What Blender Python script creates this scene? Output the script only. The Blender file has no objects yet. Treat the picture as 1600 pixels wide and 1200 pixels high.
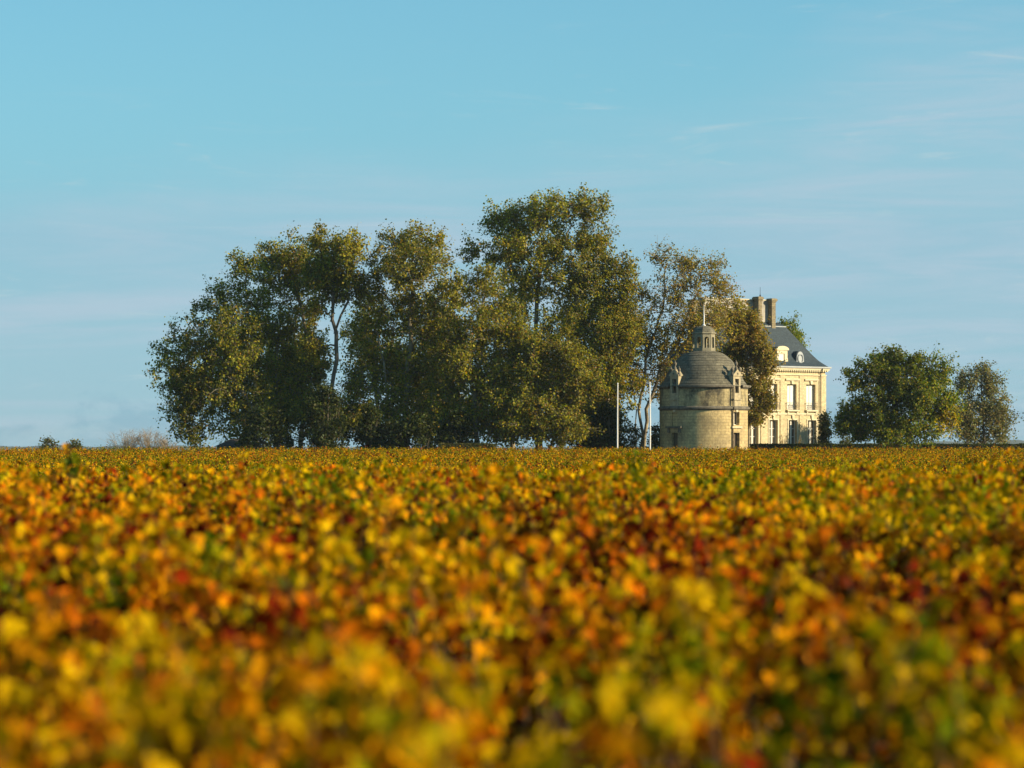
import bpy, math, random
import numpy as np
from mathutils import Vector

# ------------------------------------------------------------------ camera, sky, sun, exposure
F = 4500.0                      # focal length in pixels of a 1600 px wide frame
CAMZ = 2.0                      # eye height
HZ = 699.0                      # horizon row
scene = bpy.context.scene
C = scene.collection
rad = math.radians

cam_d = bpy.data.cameras.new('camera')
cam = bpy.data.objects.new('camera', cam_d); C.objects.link(cam)
cam.location = (0, 0, CAMZ); cam.rotation_euler = (rad(90), 0, 0)
cam_d.sensor_width = 36; cam_d.lens = F / 1600 * 36
cam_d.shift_y = (HZ - 600) / 1600
cam_d.clip_start = 0.5; cam_d.clip_end = 20000
cam_d.dof.use_dof = True; cam_d.dof.focus_distance = 290; cam_d.dof.aperture_fstop = 1.8
scene.camera = cam

SUN_AZ, SUN_EL = rad(75), rad(20)      # azimuth: from "towards the camera" to the right
S = Vector((math.sin(SUN_AZ) * math.cos(SUN_EL), -math.cos(SUN_AZ) * math.cos(SUN_EL), math.sin(SUN_EL)))
sun_d = bpy.data.lights.new('sun', 'SUN'); sun_d.energy = 5.0; sun_d.angle = rad(0.53)
sun_d.color = (1.0, 0.83, 0.56)
sun = bpy.data.objects.new('sun', sun_d); C.objects.link(sun)
sun.rotation_euler = (-S).to_track_quat('-Z', 'Y').to_euler(); sun.location = (60, 40, 60)

world = bpy.data.worlds.new('World'); scene.world = world; world.use_nodes = True
wn, wl = world.node_tree.nodes, world.node_tree.links
wn.clear()
def wnode(t, **kw):
    n = wn.new(t)
    for k, v in kw.items(): setattr(n, k, v)
    return n
w_out = wnode('ShaderNodeOutputWorld'); w_bg = wnode('ShaderNodeBackground')
w_sky = wnode('ShaderNodeTexSky', sky_type='NISHITA', sun_disc=False, sun_elevation=SUN_EL,
              sun_rotation=math.atan2(S.x, S.y), altitude=0, air_density=1.0, dust_density=0.25, ozone_density=3.0)
w_bg.inputs[1].default_value = 0.075
# even grade of the whole sky towards the photograph's cyan, and thin veils of cirrus
w_gr = wnode('ShaderNodeMix', data_type='RGBA', blend_type='MULTIPLY'); w_gr.inputs[0].default_value = 1.0
w_gr.inputs[7].default_value = (0.60, 1.15, 1.12, 1)
wl.new(w_sky.outputs[0], w_gr.inputs[6])
w_tc = wnode('ShaderNodeTexCoord'); w_sp = wnode('ShaderNodeSeparateXYZ'); wl.new(w_tc.outputs['Generated'], w_sp.inputs[0])
def wmath(op, a, b=None, c=None):
    n = wnode('ShaderNodeMath', operation=op)
    for i, v in enumerate((a, b, c)):
        if v is None: continue
        if isinstance(v, (int, float)): n.inputs[i].default_value = v
        else: wl.new(v, n.inputs[i])
    return n.outputs[0]
def wsmooth(v, lo, hi, a=0.0, b=1.0):
    n = wnode('ShaderNodeMapRange', interpolation_type='SMOOTHSTEP'); wl.new(v, n.inputs[0])
    for i, q in enumerate((lo, hi, a, b)): n.inputs[i + 1].default_value = q
    return n.outputs[0]
def wnoise(scale, roty, detail, rough, dist, seed):
    m = wnode('ShaderNodeMapping'); m.inputs['Rotation'].default_value = (0, rad(roty), 0); m.inputs['Scale'].default_value = scale
    m.inputs['Location'].default_value = (seed, seed * .7, seed * .3)
    n = wnode('ShaderNodeTexNoise'); n.inputs['Scale'].default_value = 1; n.inputs['Detail'].default_value = detail
    n.inputs['Roughness'].default_value = rough; n.inputs['Distortion'].default_value = dist
    wl.new(w_tc.outputs['Generated'], m.inputs[0]); wl.new(m.outputs[0], n.inputs['Vector']); return n.outputs[0]
def wmix(fac, a, col):
    n = wnode('ShaderNodeMix', data_type='RGBA'); n.inputs[7].default_value = (*col, 1)
    wl.new(fac, n.inputs[0]); wl.new(a, n.inputs[6]); return n.outputs[2]
# thin even haze veil: thick near the horizon, thin overhead (optical depth ~ 1/height)
w_veil = wmath('MINIMUM', wmath('DIVIDE', .062, wmath('MAXIMUM', w_sp.outputs[2], .02)), .85)
w_c = wmix(w_veil, w_gr.outputs[2], (2.0, 3.68, 4.75))
# a sheet of cirrus with a slanting edge, streaked, and finer wisps along it
w_big = wnoise((6, 6, 14), 8, 4, .5, .3, 3.1)
w_edge = wmath('SUBTRACT', wmath('MULTIPLY_ADD', w_sp.outputs[0], .19, .110), w_sp.outputs[2])
w_edge = wmath('MULTIPLY_ADD', wmath('SUBTRACT', w_big, .5), .12, w_edge)
w_sheet = wsmooth(w_edge, -.018, .045)
w_str = wsmooth(wnoise((9, 9, 95), 7, 8, .62, .9, 7.7), .34, .74)
w_sf = wmath('MULTIPLY', w_sheet, wmath('MULTIPLY_ADD', w_str, .50, .24))
w_c = wmix(w_sf, w_c, (3.45, 4.35, 5.15))
w_wp = wmath('MULTIPLY', wsmooth(wnoise((15, 15, 130), 9, 9, .66, 1.2, 1.9), .56, .80), wsmooth(w_edge, -.05, .0))
w_c = wmix(wmath('MULTIPLY', w_wp, .62), w_c, (3.9, 4.8, 5.1))
# low grey-blue cloud bank on the horizon
w_bk = wmath('MULTIPLY', wsmooth(wmath('MULTIPLY_ADD', wsmooth(wnoise((24, 24, 60), 0, 6, .6, .3, 5.2), .3, .7), .022, wmath('MULTIPLY', w_sp.outputs[2], -1)), -.004, .007), .55)
w_c = wmix(w_bk, w_c, (1.45, 3.05, 4.0))
wl.new(w_c, w_bg.inputs[0])
wl.new(w_bg.outputs[0], w_out.inputs[0])

scene.view_settings.view_transform = 'Standard'; scene.view_settings.look = 'None'
scene.view_settings.exposure = 0.86; scene.view_settings.gamma = 1.0
scene.render.engine = 'CYCLES'
scene.cycles.use_denoising = True
scene.cycles.max_bounces = 8; scene.cycles.transparent_max_bounces = 8
scene.cycles.sample_clamp_indirect = 6.0

# ------------------------------------------------------------------ helpers
def X(px, D): return (px - 800.0) / F * D
def Z(py, D): return CAMZ + (HZ - py) / F * D

def tag(o, label=None, cat=None, group=None, kind=None):
    if label: o['label'] = label
    if cat: o['category'] = cat
    if group: o['group'] = group
    if kind: o['kind'] = kind
    return o

def empty(name, loc, rz=0.0):
    o = bpy.data.objects.new(name, None); C.objects.link(o)
    o.location = loc; o.rotation_euler = (0, 0, rz); o.empty_display_size = 0.3
    return o

class MB:
    """collects shapes; build() links them as one mesh object"""
    def __init__(s): s.v = []; s.f = []
    def add(s, vs, fs):
        b = len(s.v); s.v += [tuple(p) for p in vs]; s.f += [tuple(i + b for i in f) for f in fs]; return s
    def box(s, x0, x1, y0, y1, z0, z1):
        return s.add([(x0,y0,z0),(x1,y0,z0),(x1,y1,z0),(x0,y1,z0),(x0,y0,z1),(x1,y0,z1),(x1,y1,z1),(x0,y1,z1)],
                     [(0,3,2,1),(4,5,6,7),(0,1,5,4),(1,2,6,5),(2,3,7,6),(3,0,4,7)])
    def prism(s, poly, y0, y1):
        """poly in (x,z), counter-clockwise seen from -y; extruded along y"""
        n = len(poly)
        vs = [(x, y0, z) for x, z in poly] + [(x, y1, z) for x, z in poly]
        fs = [tuple(range(n)), tuple(range(2*n-1, n-1, -1))]
        for i in range(n):
            j = (i + 1) % n; fs.append((i, i + n, j + n, j))
        return s.add(vs, fs)
    def lathe(s, prof, n=64, a0=0.0, a1=2*math.pi, cx=0.0, cy=0.0, off=0.0):
        full = abs(a1 - a0 - 2*math.pi) < 1e-6
        m = n if full else n + 1
        vs = []
        for r, z in prof:
            for k in range(m):
                a = a0 + (a1 - a0) * k / n + off
                vs.append((cx + r * math.sin(a), cy - r * math.cos(a), z))
        fs = []
        for i in range(len(prof) - 1):
            for k in range(n):
                k2 = (k + 1) % m
                fs.append((i*m + k, i*m + k2, (i+1)*m + k2, (i+1)*m + k))
        return s.add(vs, fs)
    def tube(s, path, radii, n=6, cap=False):
        P = [Vector(p) for p in path]; vs = []; fs = []
        for i, p in enumerate(P):
            d = (P[min(i+1, len(P)-1)] - P[max(i-1, 0)])
            if d.length < 1e-9: d = Vector((0, 0, 1))
            d.normalize()
            a = d.cross(Vector((0.31, 0.87, 0.12)) if abs(d.z) > 0.8 else Vector((0, 0, 1))).normalized(); b = d.cross(a)
            for k in range(n):
                t = 2 * math.pi * k / n
                vs.append(p + (a * math.cos(t) + b * math.sin(t)) * radii[i])
        for i in range(len(P) - 1):
            for k in range(n):
                k2 = (k + 1) % n; fs.append((i*n + k, i*n + k2, (i+1)*n + k2, (i+1)*n + k))
        if cap: fs.append(tuple(range(n-1, -1, -1))); fs.append(tuple(range((len(P)-1)*n, len(P)*n)))
        return s.add(vs, fs)
    def wall(s, x0, x1, z0, z1, holes, t, y=0.0):
        """flat wall in the plane y, facing -y, with reveals of depth t round each hole (xa,xb,za,zb)"""
        xs = sorted({x0, x1, *[h[0] for h in holes], *[h[1] for h in holes]})
        zs = sorted({z0, z1, *[h[2] for h in holes], *[h[3] for h in holes]})
        for a, b in zip(xs, xs[1:]):
            for c, d in zip(zs, zs[1:]):
                mx, mz = (a+b)/2, (c+d)/2
                if any(h[0] < mx < h[1] and h[2] < mz < h[3] for h in holes): continue
                s.add([(a,y,c),(b,y,c),(b,y,d),(a,y,d)], [(0,1,2,3)])
        for a, b, c, d in holes:
            s.add([(a,y,c),(b,y,c),(b,y,d),(a,y,d),(a,y+t,c),(b,y+t,c),(b,y+t,d),(a,y+t,d)],
                  [(0,4,5,1),(1,5,6,2),(2,6,7,3),(3,7,4,0)])
        return s
    def cwall(s, R, z0, z1, holes, t, step=rad(2.5)):
        """round wall of radius R with openings (phi0,phi1,za,zb) and reveals"""
        ph = [k * step for k in range(int(round(2*math.pi/step)))]
        def norm(a): return a % (2*math.pi)
        H = [(norm(h[0]), norm(h[1]), h[2], h[3]) for h in holes]
        ph = sorted({round(a, 6) for a in ph} | {round(h[0], 6) for h in H} | {round(h[1], 6) for h in H})
        zs = sorted({z0, z1, *[h[2] for h in H], *[h[3] for h in H]})
        P = lambda r, a, z: (r*math.sin(a), -r*math.cos(a), z)
        for i, a in enumerate(ph):
            b = ph[(i+1) % len(ph)]
            m = (a + (b if b > a else b + 2*math.pi)) / 2
            for c, d in zip(zs, zs[1:]):
                if any(h[0] < m < h[1] and h[2] < (c+d)/2 < h[3] for h in H): continue
                s.add([P(R,a,c),P(R,b,c),P(R,b,d),P(R,a,d)], [(0,1,2,3)])
        for a, b, c, d in H:
            r = R - t
            s.add([P(R,a,c),P(R,b,c),P(R,b,d),P(R,a,d),P(r,a,c),P(r,b,c),P(r,b,d),P(r,a,d)],
                  [(0,4,5,1),(1,5,6,2),(2,6,7,3),(3,7,4,0)])
        return s
    def build(s, name, mat, parent=None, smooth=False, loc=None, rz=None):
        me = bpy.data.meshes.new(name); me.from_pydata(s.v, [], s.f); me.update()
        me.materials.append(mat)
        if smooth: me.polygons.foreach_set('use_smooth', [True] * len(me.polygons))
        o = bpy.data.objects.new(name, me); C.objects.link(o)
        if parent: o.parent = parent
        if loc: o.location = loc
        if rz is not None: o.rotation_euler = (0, 0, rz)
        return o

def np_mesh(name, V, Fc, mat, parent=None, col=None):
    """V (n,3) float, Fc (m,k) int: fast mesh with an optional per-vertex colour"""
    me = bpy.data.meshes.new(name); n, (m, k) = len(V), Fc.shape
    me.vertices.add(n); me.vertices.foreach_set('co', np.ascontiguousarray(V, np.float32).ravel())
    me.loops.add(m * k); me.loops.foreach_set('vertex_index', np.ascontiguousarray(Fc, np.int32).ravel())
    me.polygons.add(m); me.polygons.foreach_set('loop_start', np.arange(0, m * k, k, dtype=np.int32))
    me.update(calc_edges=True)
    if col is not None:
        at = me.color_attributes.new('tint', 'FLOAT_COLOR', 'POINT')
        c4 = np.ones((n, 4), np.float32); c4[:, :3] = col
        at.data.foreach_set('color', c4.ravel())
    me.materials.append(mat)
    o = bpy.data.objects.new(name, me); C.objects.link(o)
    if parent: o.parent = parent
    return o

# leaf templates: (x across, y along, z fold) and triangles
LEAF_T = np.array([(0,0,0),(-.5,.45,.12),(0,1,-.05),(.5,.45,.12)], float); LEAF_TF = np.array([(0,2,1),(0,3,2)])
LEAF_V = np.array([(0,0,0),(-.34,-.10,.08),(-.47,.45,.24),(-.16,.55,.03),(0,1.12,-.16),(.16,.55,.03),(.47,.45,.24),(.34,-.10,.08)], float)
LEAF_VF = np.array([(0,2,1),(0,3,2),(0,4,3),(0,5,4),(0,6,5),(0,7,6)])

def unit(a): return a / np.maximum(np.linalg.norm(a, axis=1, keepdims=True), 1e-9)

def leaves(name, P, size, nrm, tip, col, mat, parent=None, tpl=(LEAF_T, LEAF_TF)):
    T, TF = tpl; N, K = len(P), len(T)
    n = unit(nrm); t = unit(tip - n * np.sum(tip * n, axis=1, keepdims=True)); b = np.cross(t, n)
    V = (P[:, None, :] + size[:, None, None] * (T[None, :, 0, None] * b[:, None, :] + T[None, :, 1, None] * t[:, None, :]
         + T[None, :, 2, None] * n[:, None, :])).reshape(-1, 3)
    Fc = (TF[None] + (np.arange(N) * K)[:, None, None]).reshape(-1, 3)
    return np_mesh(name, V, Fc, mat, parent, np.repeat(col, K, axis=0))

def pick_colors(rng, pal, w, n, jit=0.22):
    pal = np.array(pal, float); w = np.array(w, float); w /= w.sum()
    c = pal[rng.choice(len(pal), n, p=w)]
    return np.clip(c * (1 + rng.normal(0, jit, (n, 1))) * (1 + rng.normal(0, 0.06, (n, 3))), 0.004, 0.9)

def snoise(p, seed, scale):
    """cheap smooth noise in about -1..1 from a sum of sines"""
    r = np.random.default_rng(seed); o = np.zeros(len(p))
    for i in range(7):
        d = r.normal(0, 1, p.shape[1]); d *= scale / np.linalg.norm(d) * r.uniform(.6, 1.9)
        o += np.sin(p @ d + r.uniform(0, 6.28))
    return o / 3.2

# ------------------------------------------------------------------ materials
MAT = {}
def newmat(name):
    m = bpy.data.materials.new(name); m.use_nodes = True
    nt = m.node_tree; return m, nt, nt.nodes, nt.links, nt.nodes['Principled BSDF']

def leaf_mat(name, trans=0.35, rough=0.5, spec=0.35, tsat=1.35):
    m, nt, N, L, bs = newmat(name)
    at = N.new('ShaderNodeAttribute'); at.attribute_name = 'tint'
    bs.inputs['Roughness'].default_value = rough; bs.inputs['Specular IOR Level'].default_value = spec
    L.new(at.outputs[0], bs.inputs['Base Color'])
    tr = N.new('ShaderNodeBsdfTranslucent'); hs = N.new('ShaderNodeHueSaturation')
    hs.inputs['Saturation'].default_value = 1.1; hs.inputs['Value'].default_value = tsat
    L.new(at.outputs[0], hs.inputs['Color']); L.new(hs.outputs[0], tr.inputs[0])
    mx = N.new('ShaderNodeMixShader'); mx.inputs[0].default_value = trans
    L.new(bs.outputs[0], mx.inputs[1]); L.new(tr.outputs[0], mx.inputs[2])
    L.new(mx.outputs[0], N['Material Output'].inputs[0]); return m
MAT['tree_leaf'] = leaf_mat('tree_leaf', 0.42, 0.5, 0.18, 1.5)
MAT['vine_leaf'] = leaf_mat('vine_leaf', 0.31, 0.7, 0.0, 1.3)

def plain(name, col, rough=0.6, metal=0.0, noise=0.0, nscale=3.0, bump=0.0, spec=0.4, dark=None, detail=5):
    m, nt, N, L, bs = newmat(name)
    bs.inputs['Roughness'].default_value = rough; bs.inputs['Metallic'].default_value = metal
    bs.inputs['Specular IOR Level'].default_value = spec
    bs.inputs['Base Color'].default_value = (*col, 1)
    if noise > 0 or bump > 0:
        tc = N.new('ShaderNodeTexCoord'); no = N.new('ShaderNodeTexNoise')
        no.inputs['Scale'].default_value = nscale; no.inputs['Detail'].default_value = detail; no.inputs['Roughness'].default_value = .65
        L.new(tc.outputs['Object'], no.inputs['Vector'])
        cr = N.new('ShaderNodeValToRGB')
        d = dark or tuple(c * (1 - noise) for c in col)
        cr.color_ramp.elements[0].position = .35; cr.color_ramp.elements[1].position = .68
        cr.color_ramp.elements[0].color = (*d, 1); cr.color_ramp.elements[1].color = (*col, 1)
        L.new(no.outputs[0], cr.inputs[0]); L.new(cr.outputs[0], bs.inputs['Base Color'])
        if bump > 0:
            bp = N.new('ShaderNodeBump'); bp.inputs['Strength'].default_value = bump; bp.inputs['Distance'].default_value = .05
            L.new(no.outputs[0], bp.inputs['Height']); L.new(bp.outputs[0], bs.inputs['Normal'])
    return m

def masonry(name, c1, c2, joint, bw, bh, stain=(.12,.11,.09), stain_amt=.5, stain_lo=.5, stain_hi=.75, R=None, sscale=.45, bump=.35, streak=1.0):
    """ashlar: courses and joints, block-to-block colour, weather stains; R: wrapped round a vertical axis"""
    m, nt, N, L, bs = newmat(name)
    bs.inputs['Roughness'].default_value = .88; bs.inputs['Specular IOR Level'].default_value = .2
    tc = N.new('ShaderNodeTexCoord'); sp = N.new('ShaderNodeSeparateXYZ'); cb = N.new('ShaderNodeCombineXYZ')
    L.new(tc.outputs['Object'], sp.inputs[0])
    if R:
        at = N.new('ShaderNodeMath'); at.operation = 'ARCTAN2'; L.new(sp.outputs[0], at.inputs[0]); L.new(sp.outputs[1], at.inputs[1])
        mu = N.new('ShaderNodeMath'); mu.operation = 'MULTIPLY'; mu.inputs[1].default_value = R; L.new(at.outputs[0], mu.inputs[0])
        L.new(mu.outputs[0], cb.inputs[0])
    else:
        ad = N.new('ShaderNodeMath'); ad.operation = 'ADD'; L.new(sp.outputs[0], ad.inputs[0]); L.new(sp.outputs[1], ad.inputs[1])
        L.new(ad.outputs[0], cb.inputs[0])
    L.new(sp.outputs[2], cb.inputs[1])
    br = N.new('ShaderNodeTexBrick'); L.new(cb.outputs[0], br.inputs['Vector'])
    br.inputs['Color1'].default_value = (*c1, 1); br.inputs['Color2'].default_value = (*c2, 1); br.inputs['Mortar'].default_value = (*joint, 1)
    br.inputs['Scale'].default_value = 1.0; br.inputs['Mortar Size'].default_value = .014; br.inputs['Mortar Smooth'].default_value = .3
    br.inputs['Brick Width'].default_value = bw; br.inputs['Row Height'].default_value = bh; br.inputs['Bias'].default_value = .0
    no = N.new('ShaderNodeTexNoise'); no.inputs['Scale'].default_value = sscale; no.inputs['Detail'].default_value = 7; no.inputs['Roughness'].default_value = .68
    mp = N.new('ShaderNodeMapping'); mp.inputs['Scale'].default_value = (1, 1, 1 / streak)
    L.new(tc.outputs['Object'], mp.inputs[0]); L.new(mp.outputs[0], no.inputs['Vector'])
    mr = N.new('ShaderNodeMapRange'); mr.inputs[1].default_value = stain_lo; mr.inputs[2].default_value = stain_hi; mr.inputs[4].default_value = stain_amt
    L.new(no.outputs[0], mr.inputs[0])
    mx = N.new('ShaderNodeMix'); mx.data_type = 'RGBA'; mx.inputs[7].default_value = (*stain, 1)
    L.new(mr.outputs[0], mx.inputs[0]); L.new(br.outputs[0], mx.inputs[6])
    n2 = N.new('ShaderNodeTexNoise'); n2.inputs['Scale'].default_value = 5.0; n2.inputs['Detail'].default_value = 6; L.new(tc.outputs['Object'], n2.inputs['Vector'])
    m2 = N.new('ShaderNodeMapRange'); m2.inputs[1].default_value = .25; m2.inputs[2].default_value = .75; m2.inputs[3].default_value = .68; m2.inputs[4].default_value = 1.18
    L.new(n2.outputs[0], m2.inputs[0])
    ml = N.new('ShaderNodeMix'); ml.data_type = 'RGBA'; ml.blend_type = 'MULTIPLY'; ml.inputs[0].default_value = 1
    L.new(mx.outputs[2], ml.inputs[6]); L.new(m2.outputs[0], ml.inputs[7]); L.new(ml.outputs[2], bs.inputs['Base Color'])
    bp = N.new('ShaderNodeBump'); bp.inputs['Strength'].default_value = bump; bp.inputs['Distance'].default_value = .04
    hh = N.new('ShaderNodeMath'); hh.operation = 'MULTIPLY_ADD'; hh.inputs[1].default_value = -1.0
    L.new(br.outputs['Fac'], hh.inputs[0]); L.new(n2.outputs[0], hh.inputs[2]); L.new(hh.outputs[0], bp.inputs['Height'])
    L.new(bp.outputs[0], bs.inputs['Normal'])
    return m

MAT['tower_low'] = masonry('tower_low_ashlar', (.58,.44,.21), (.45,.345,.165), (.25,.195,.10), .62, .31, (.19,.155,.095), .75, .46, .70, R=4.5)
MAT['tower_up'] = masonry('tower_upper_ashlar', (.48,.39,.20), (.38,.31,.16), (.20,.17,.10), .62, .31, (.055,.05,.04), .92, .44, .62, R=4.5, sscale=.75, streak=1.8)
MAT['dome'] = masonry('dome_stone', (.19,.172,.118), (.135,.124,.088), (.055,.05,.037), .55, .265, (.045,.043,.036), .8, .45, .75, R=3.6, sscale=.8)
MAT['ledge'] = plain('weathered_ledge_stone', (.19,.165,.12), .9, noise=.6, nscale=2.2, bump=.4)
MAT['trim'] = plain('pale_trim_stone', (.58,.50,.33), .85, noise=.25, nscale=3.0, bump=.2)
MAT['dormer_stone'] = plain('dormer_stone', (.46,.385,.235), .88, noise=.4, nscale=2.4, bump=.3)
MAT['lantern'] = plain('lantern_stone', (.30,.27,.18), .88, noise=.4, nscale=2.0, bump=.3)
MAT['house'] = masonry('house_ashlar', (.60,.49,.285), (.54,.44,.255), (.46,.39,.24), .95, .40, (.34,.285,.18), .6, .46, .74, bump=.25, streak=2.2)
MAT['house_trim'] = plain('house_trim_stone', (.66,.58,.38), .85, noise=.22, nscale=2.5, bump=.15)
MAT['chimney'] = masonry('chimney_stone', (.30,.245,.14), (.22,.18,.11), (.10,.085,.055), .5, .24, (.09,.085,.07), .6, .45, .7, sscale=1.2)
MAT['slate'] = masonry('blue_slate', (.048,.068,.080), (.036,.052,.062), (.024,.033,.040), .32, .16, (.10,.11,.11), .3, .62, .8, bump=.25, sscale=.9)
[n for n in MAT['slate'].node_tree.nodes if n.type == 'BSDF_PRINCIPLED'][0].inputs['Roughness'].default_value = .55
MAT['zinc'] = plain('grey_zinc', (.33,.36,.37), .5, noise=.25, nscale=1.5, spec=.5)
MAT['attic'] = plain('pale_attic_render', (.47,.43,.35), .85, noise=.45, nscale=1.2, bump=.15)
MAT['white'] = plain('white_paint', (.72,.68,.57), .5, noise=.1, nscale=4)
MAT['pole'] = plain('white_pole_paint', (.80,.78,.74), .45, noise=.12, nscale=3)
MAT['iron'] = plain('black_iron', (.025,.025,.027), .5, noise=.3, nscale=8)
MAT['pipe'] = plain('dark_drainpipe', (.045,.03,.022), .6, noise=.4, nscale=4)
MAT['door'] = plain('dull_brown_wood', (.13,.095,.055), .7, noise=.4, nscale=3)
MAT['bark'] = plain('plane_bark', (.36,.30,.19), .9, noise=.6, nscale=1.6, bump=.4, dark=(.085,.068,.045))
MAT['bark_dark'] = plain('dark_bark', (.16,.13,.09), .9, noise=.5, nscale=1.6, bump=.4)
MAT['twig'] = plain('bare_twig', (.33,.25,.15), .9, noise=.3, nscale=2)
MAT['cane'] = plain('vine_cane', (.085,.042,.018), .85, noise=.4, nscale=9)
MAT['tile'] = plain('old_roof_tile', (.10,.075,.06), .9, noise=.5, nscale=2, bump=.3)
MAT['far'] = plain('far_woodland', (.05,.065,.04), .95, noise=.4, nscale=.02)

def glass_mat():
    m, nt, N, L, bs = newmat('window_glass')
    bs.inputs['Base Color'].default_value = (.085,.07,.05,1); bs.inputs['Roughness'].default_value = .22
    bs.inputs['Specular IOR Level'].default_value = .35
    tc = N.new('ShaderNodeTexCoord'); no = N.new('ShaderNodeTexNoise'); no.inputs['Scale'].default_value = 2.2
    bp = N.new('ShaderNodeBump'); bp.inputs['Strength'].default_value = .05; L.new(tc.outputs['Object'], no.inputs['Vector'])
    L.new(no.outputs[0], bp.inputs['Height']); L.new(bp.outputs[0], bs.inputs['Normal']); return m
MAT['glass'] = glass_mat()

def ground_mat():
    m, nt, N, L, bs = newmat('vineyard_soil_and_grass')
    bs.inputs['Roughness'].default_value = .95; bs.inputs['Specular IOR Level'].default_value = .15
    tc = N.new('ShaderNodeTexCoord'); n1 = N.new('ShaderNodeTexNoise'); n1.inputs['Scale'].default_value = .35; n1.inputs['Detail'].default_value = 8
    n2 = N.new('ShaderNodeTexNoise'); n2.inputs['Scale'].default_value = 9; n2.inputs['Detail'].default_value = 5
    L.new(tc.outputs['Object'], n1.inputs['Vector']); L.new(tc.outputs['Object'], n2.inputs['Vector'])
    cr = N.new('ShaderNodeValToRGB'); e = cr.color_ramp.elements
    e[0].position = .4; e[0].color = (.065,.042,.024,1); e[1].position = .62; e[1].color = (.045,.06,.015,1)
    L.new(n1.outputs[0], cr.inputs[0])
    ml = N.new('ShaderNodeMix'); ml.data_type = 'RGBA'; ml.blend_type = 'MULTIPLY'; ml.inputs[0].default_value = .6
    L.new(cr.outputs[0], ml.inputs[6]); L.new(n2.outputs[0], ml.inputs[7]); L.new(ml.outputs[2], bs.inputs['Base Color'])
    bp = N.new('ShaderNodeBump'); bp.inputs['Strength'].default_value = .6; L.new(n2.outputs[0], bp.inputs['Height']); L.new(bp.outputs[0], bs.inputs['Normal'])
    return m
MAT['ground'] = ground_mat()

# ------------------------------------------------------------------ terrain
_TY = [-3000, 0, 7, 25, 42, 60, 90, 125, 200, 286, 300, 420, 520, 900, 6000]
_TG = [0, 0, .06, .27, .46, .20, -.40, -.32, .16, .80, .85, .80, -1.5, -14, -14]
_yy = np.linspace(-100, 900, 2001)
_k = np.exp(-0.5 * (np.arange(-24, 25) / 9.0) ** 2); _k /= _k.sum()
_gg = np.convolve(np.pad(np.interp(_yy, _TY, _TG), 24, mode='edge'), _k, 'valid')
def G(y): return np.interp(y, _yy, _gg)

ys = np.concatenate([[-60, -20], np.arange(0, 130, 2.5), np.arange(130, 520, 10), np.arange(520, 900, 40), [900, 1500, 3000, 6000]])
xs = np.array([-3000, -800, -200, -60, -20, 0, 20, 60, 200, 800, 3000.])
gx, gy = np.meshgrid(xs, ys)
GV = np.stack([gx.ravel(), gy.ravel(), G(gy.ravel())], 1)
nx = len(xs); ii = np.arange(len(ys) - 1)[:, None] * nx + np.arange(nx - 1)[None]
GF = np.stack([ii, ii + 1, ii + nx + 1, ii + nx], -1).reshape(-1, 4)
tag(np_mesh('ground', GV, GF, MAT['ground']), 'soil and grass under the vineyard and grove', kind='structure')

# low wooded shore across the river, far off
rng = np.random.default_rng(5)
sx = np.linspace(-2600, 2600, 900); h = 3.5 + 2.2 * snoise(sx[:, None] * .004, 3, 1.0) + 1.6 * snoise(sx[:, None] * .03, 4, 1.0) + rng.normal(0, .5, len(sx)) + 11 / (1 + np.exp(-(sx - 780) / 90))
h = np.clip(h, 2, None)
SV = np.concatenate([np.stack([sx, np.full_like(sx, 5300), np.full_like(sx, -15)], 1), np.stack([sx, np.full_like(sx, 5360), h * .75], 1),
                     np.stack([sx, np.full_like(sx, 5450), h], 1), np.stack([sx, np.full_like(sx, 5800), np.full_like(sx, -15)], 1)])
m_ = len(sx); a_ = np.arange(m_ - 1)
SF = np.concatenate([np.stack([a_ + r*m_, a_ + 1 + r*m_, a_ + 1 + (r+1)*m_, a_ + (r+1)*m_], 1) for r in range(3)])
tag(np_mesh('hills', SV, SF, MAT['far']), 'low wooded far shore on the horizon', kind='structure')

# ------------------------------------------------------------------ round dovecote tower
TD = 296.0
tpx = F / TD
tower = empty('round_tower', (X(1099.8, TD), TD, 0.8))
tag(tower, 'round limestone tower with stone dome and small lantern beside the vines', 'tower')
def tz(py): return Z(py, TD - 3) - 0.8
R = 4.5
zs_, ze = tz(638), tz(607)          # string course, eaves
def win(phi_deg, wm, za, zb): a = rad(phi_deg); h_ = wm / 2 / R; return (a - h_, a + h_, za, zb)
PR, PL = 44.0, -45.5
lowh = [win(PR, .88, tz(664), tz(643.5)), win(PR, .92, 0.25, tz(676)), win(PL, .80, tz(666), tz(644.5)), win(PL, .85, 0.2, tz(676))]
MB().cwall(R, -.3, zs_ - .12, lowh, .5).build('lower_wall', MAT['tower_low'], tower)
sc = [(R-.3, zs_-.20), (R+.06, zs_-.19), (R+.10, zs_-.10), (R+.22, zs_-.06), (R+.22, zs_+.08), (R+.05, zs_+.22), (R-.3, zs_+.24)]
MB().lathe(sc, 120).build('string_course', MAT['ledge'], tower)
MB().cwall(R, zs_ + .18, ze + .05, [win(PR, 1.0, tz(628), ze + .05), win(PL, 1.0, tz(628), ze + .05)], .6).build('upper_wall', MAT['tower_up'], tower)

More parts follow.
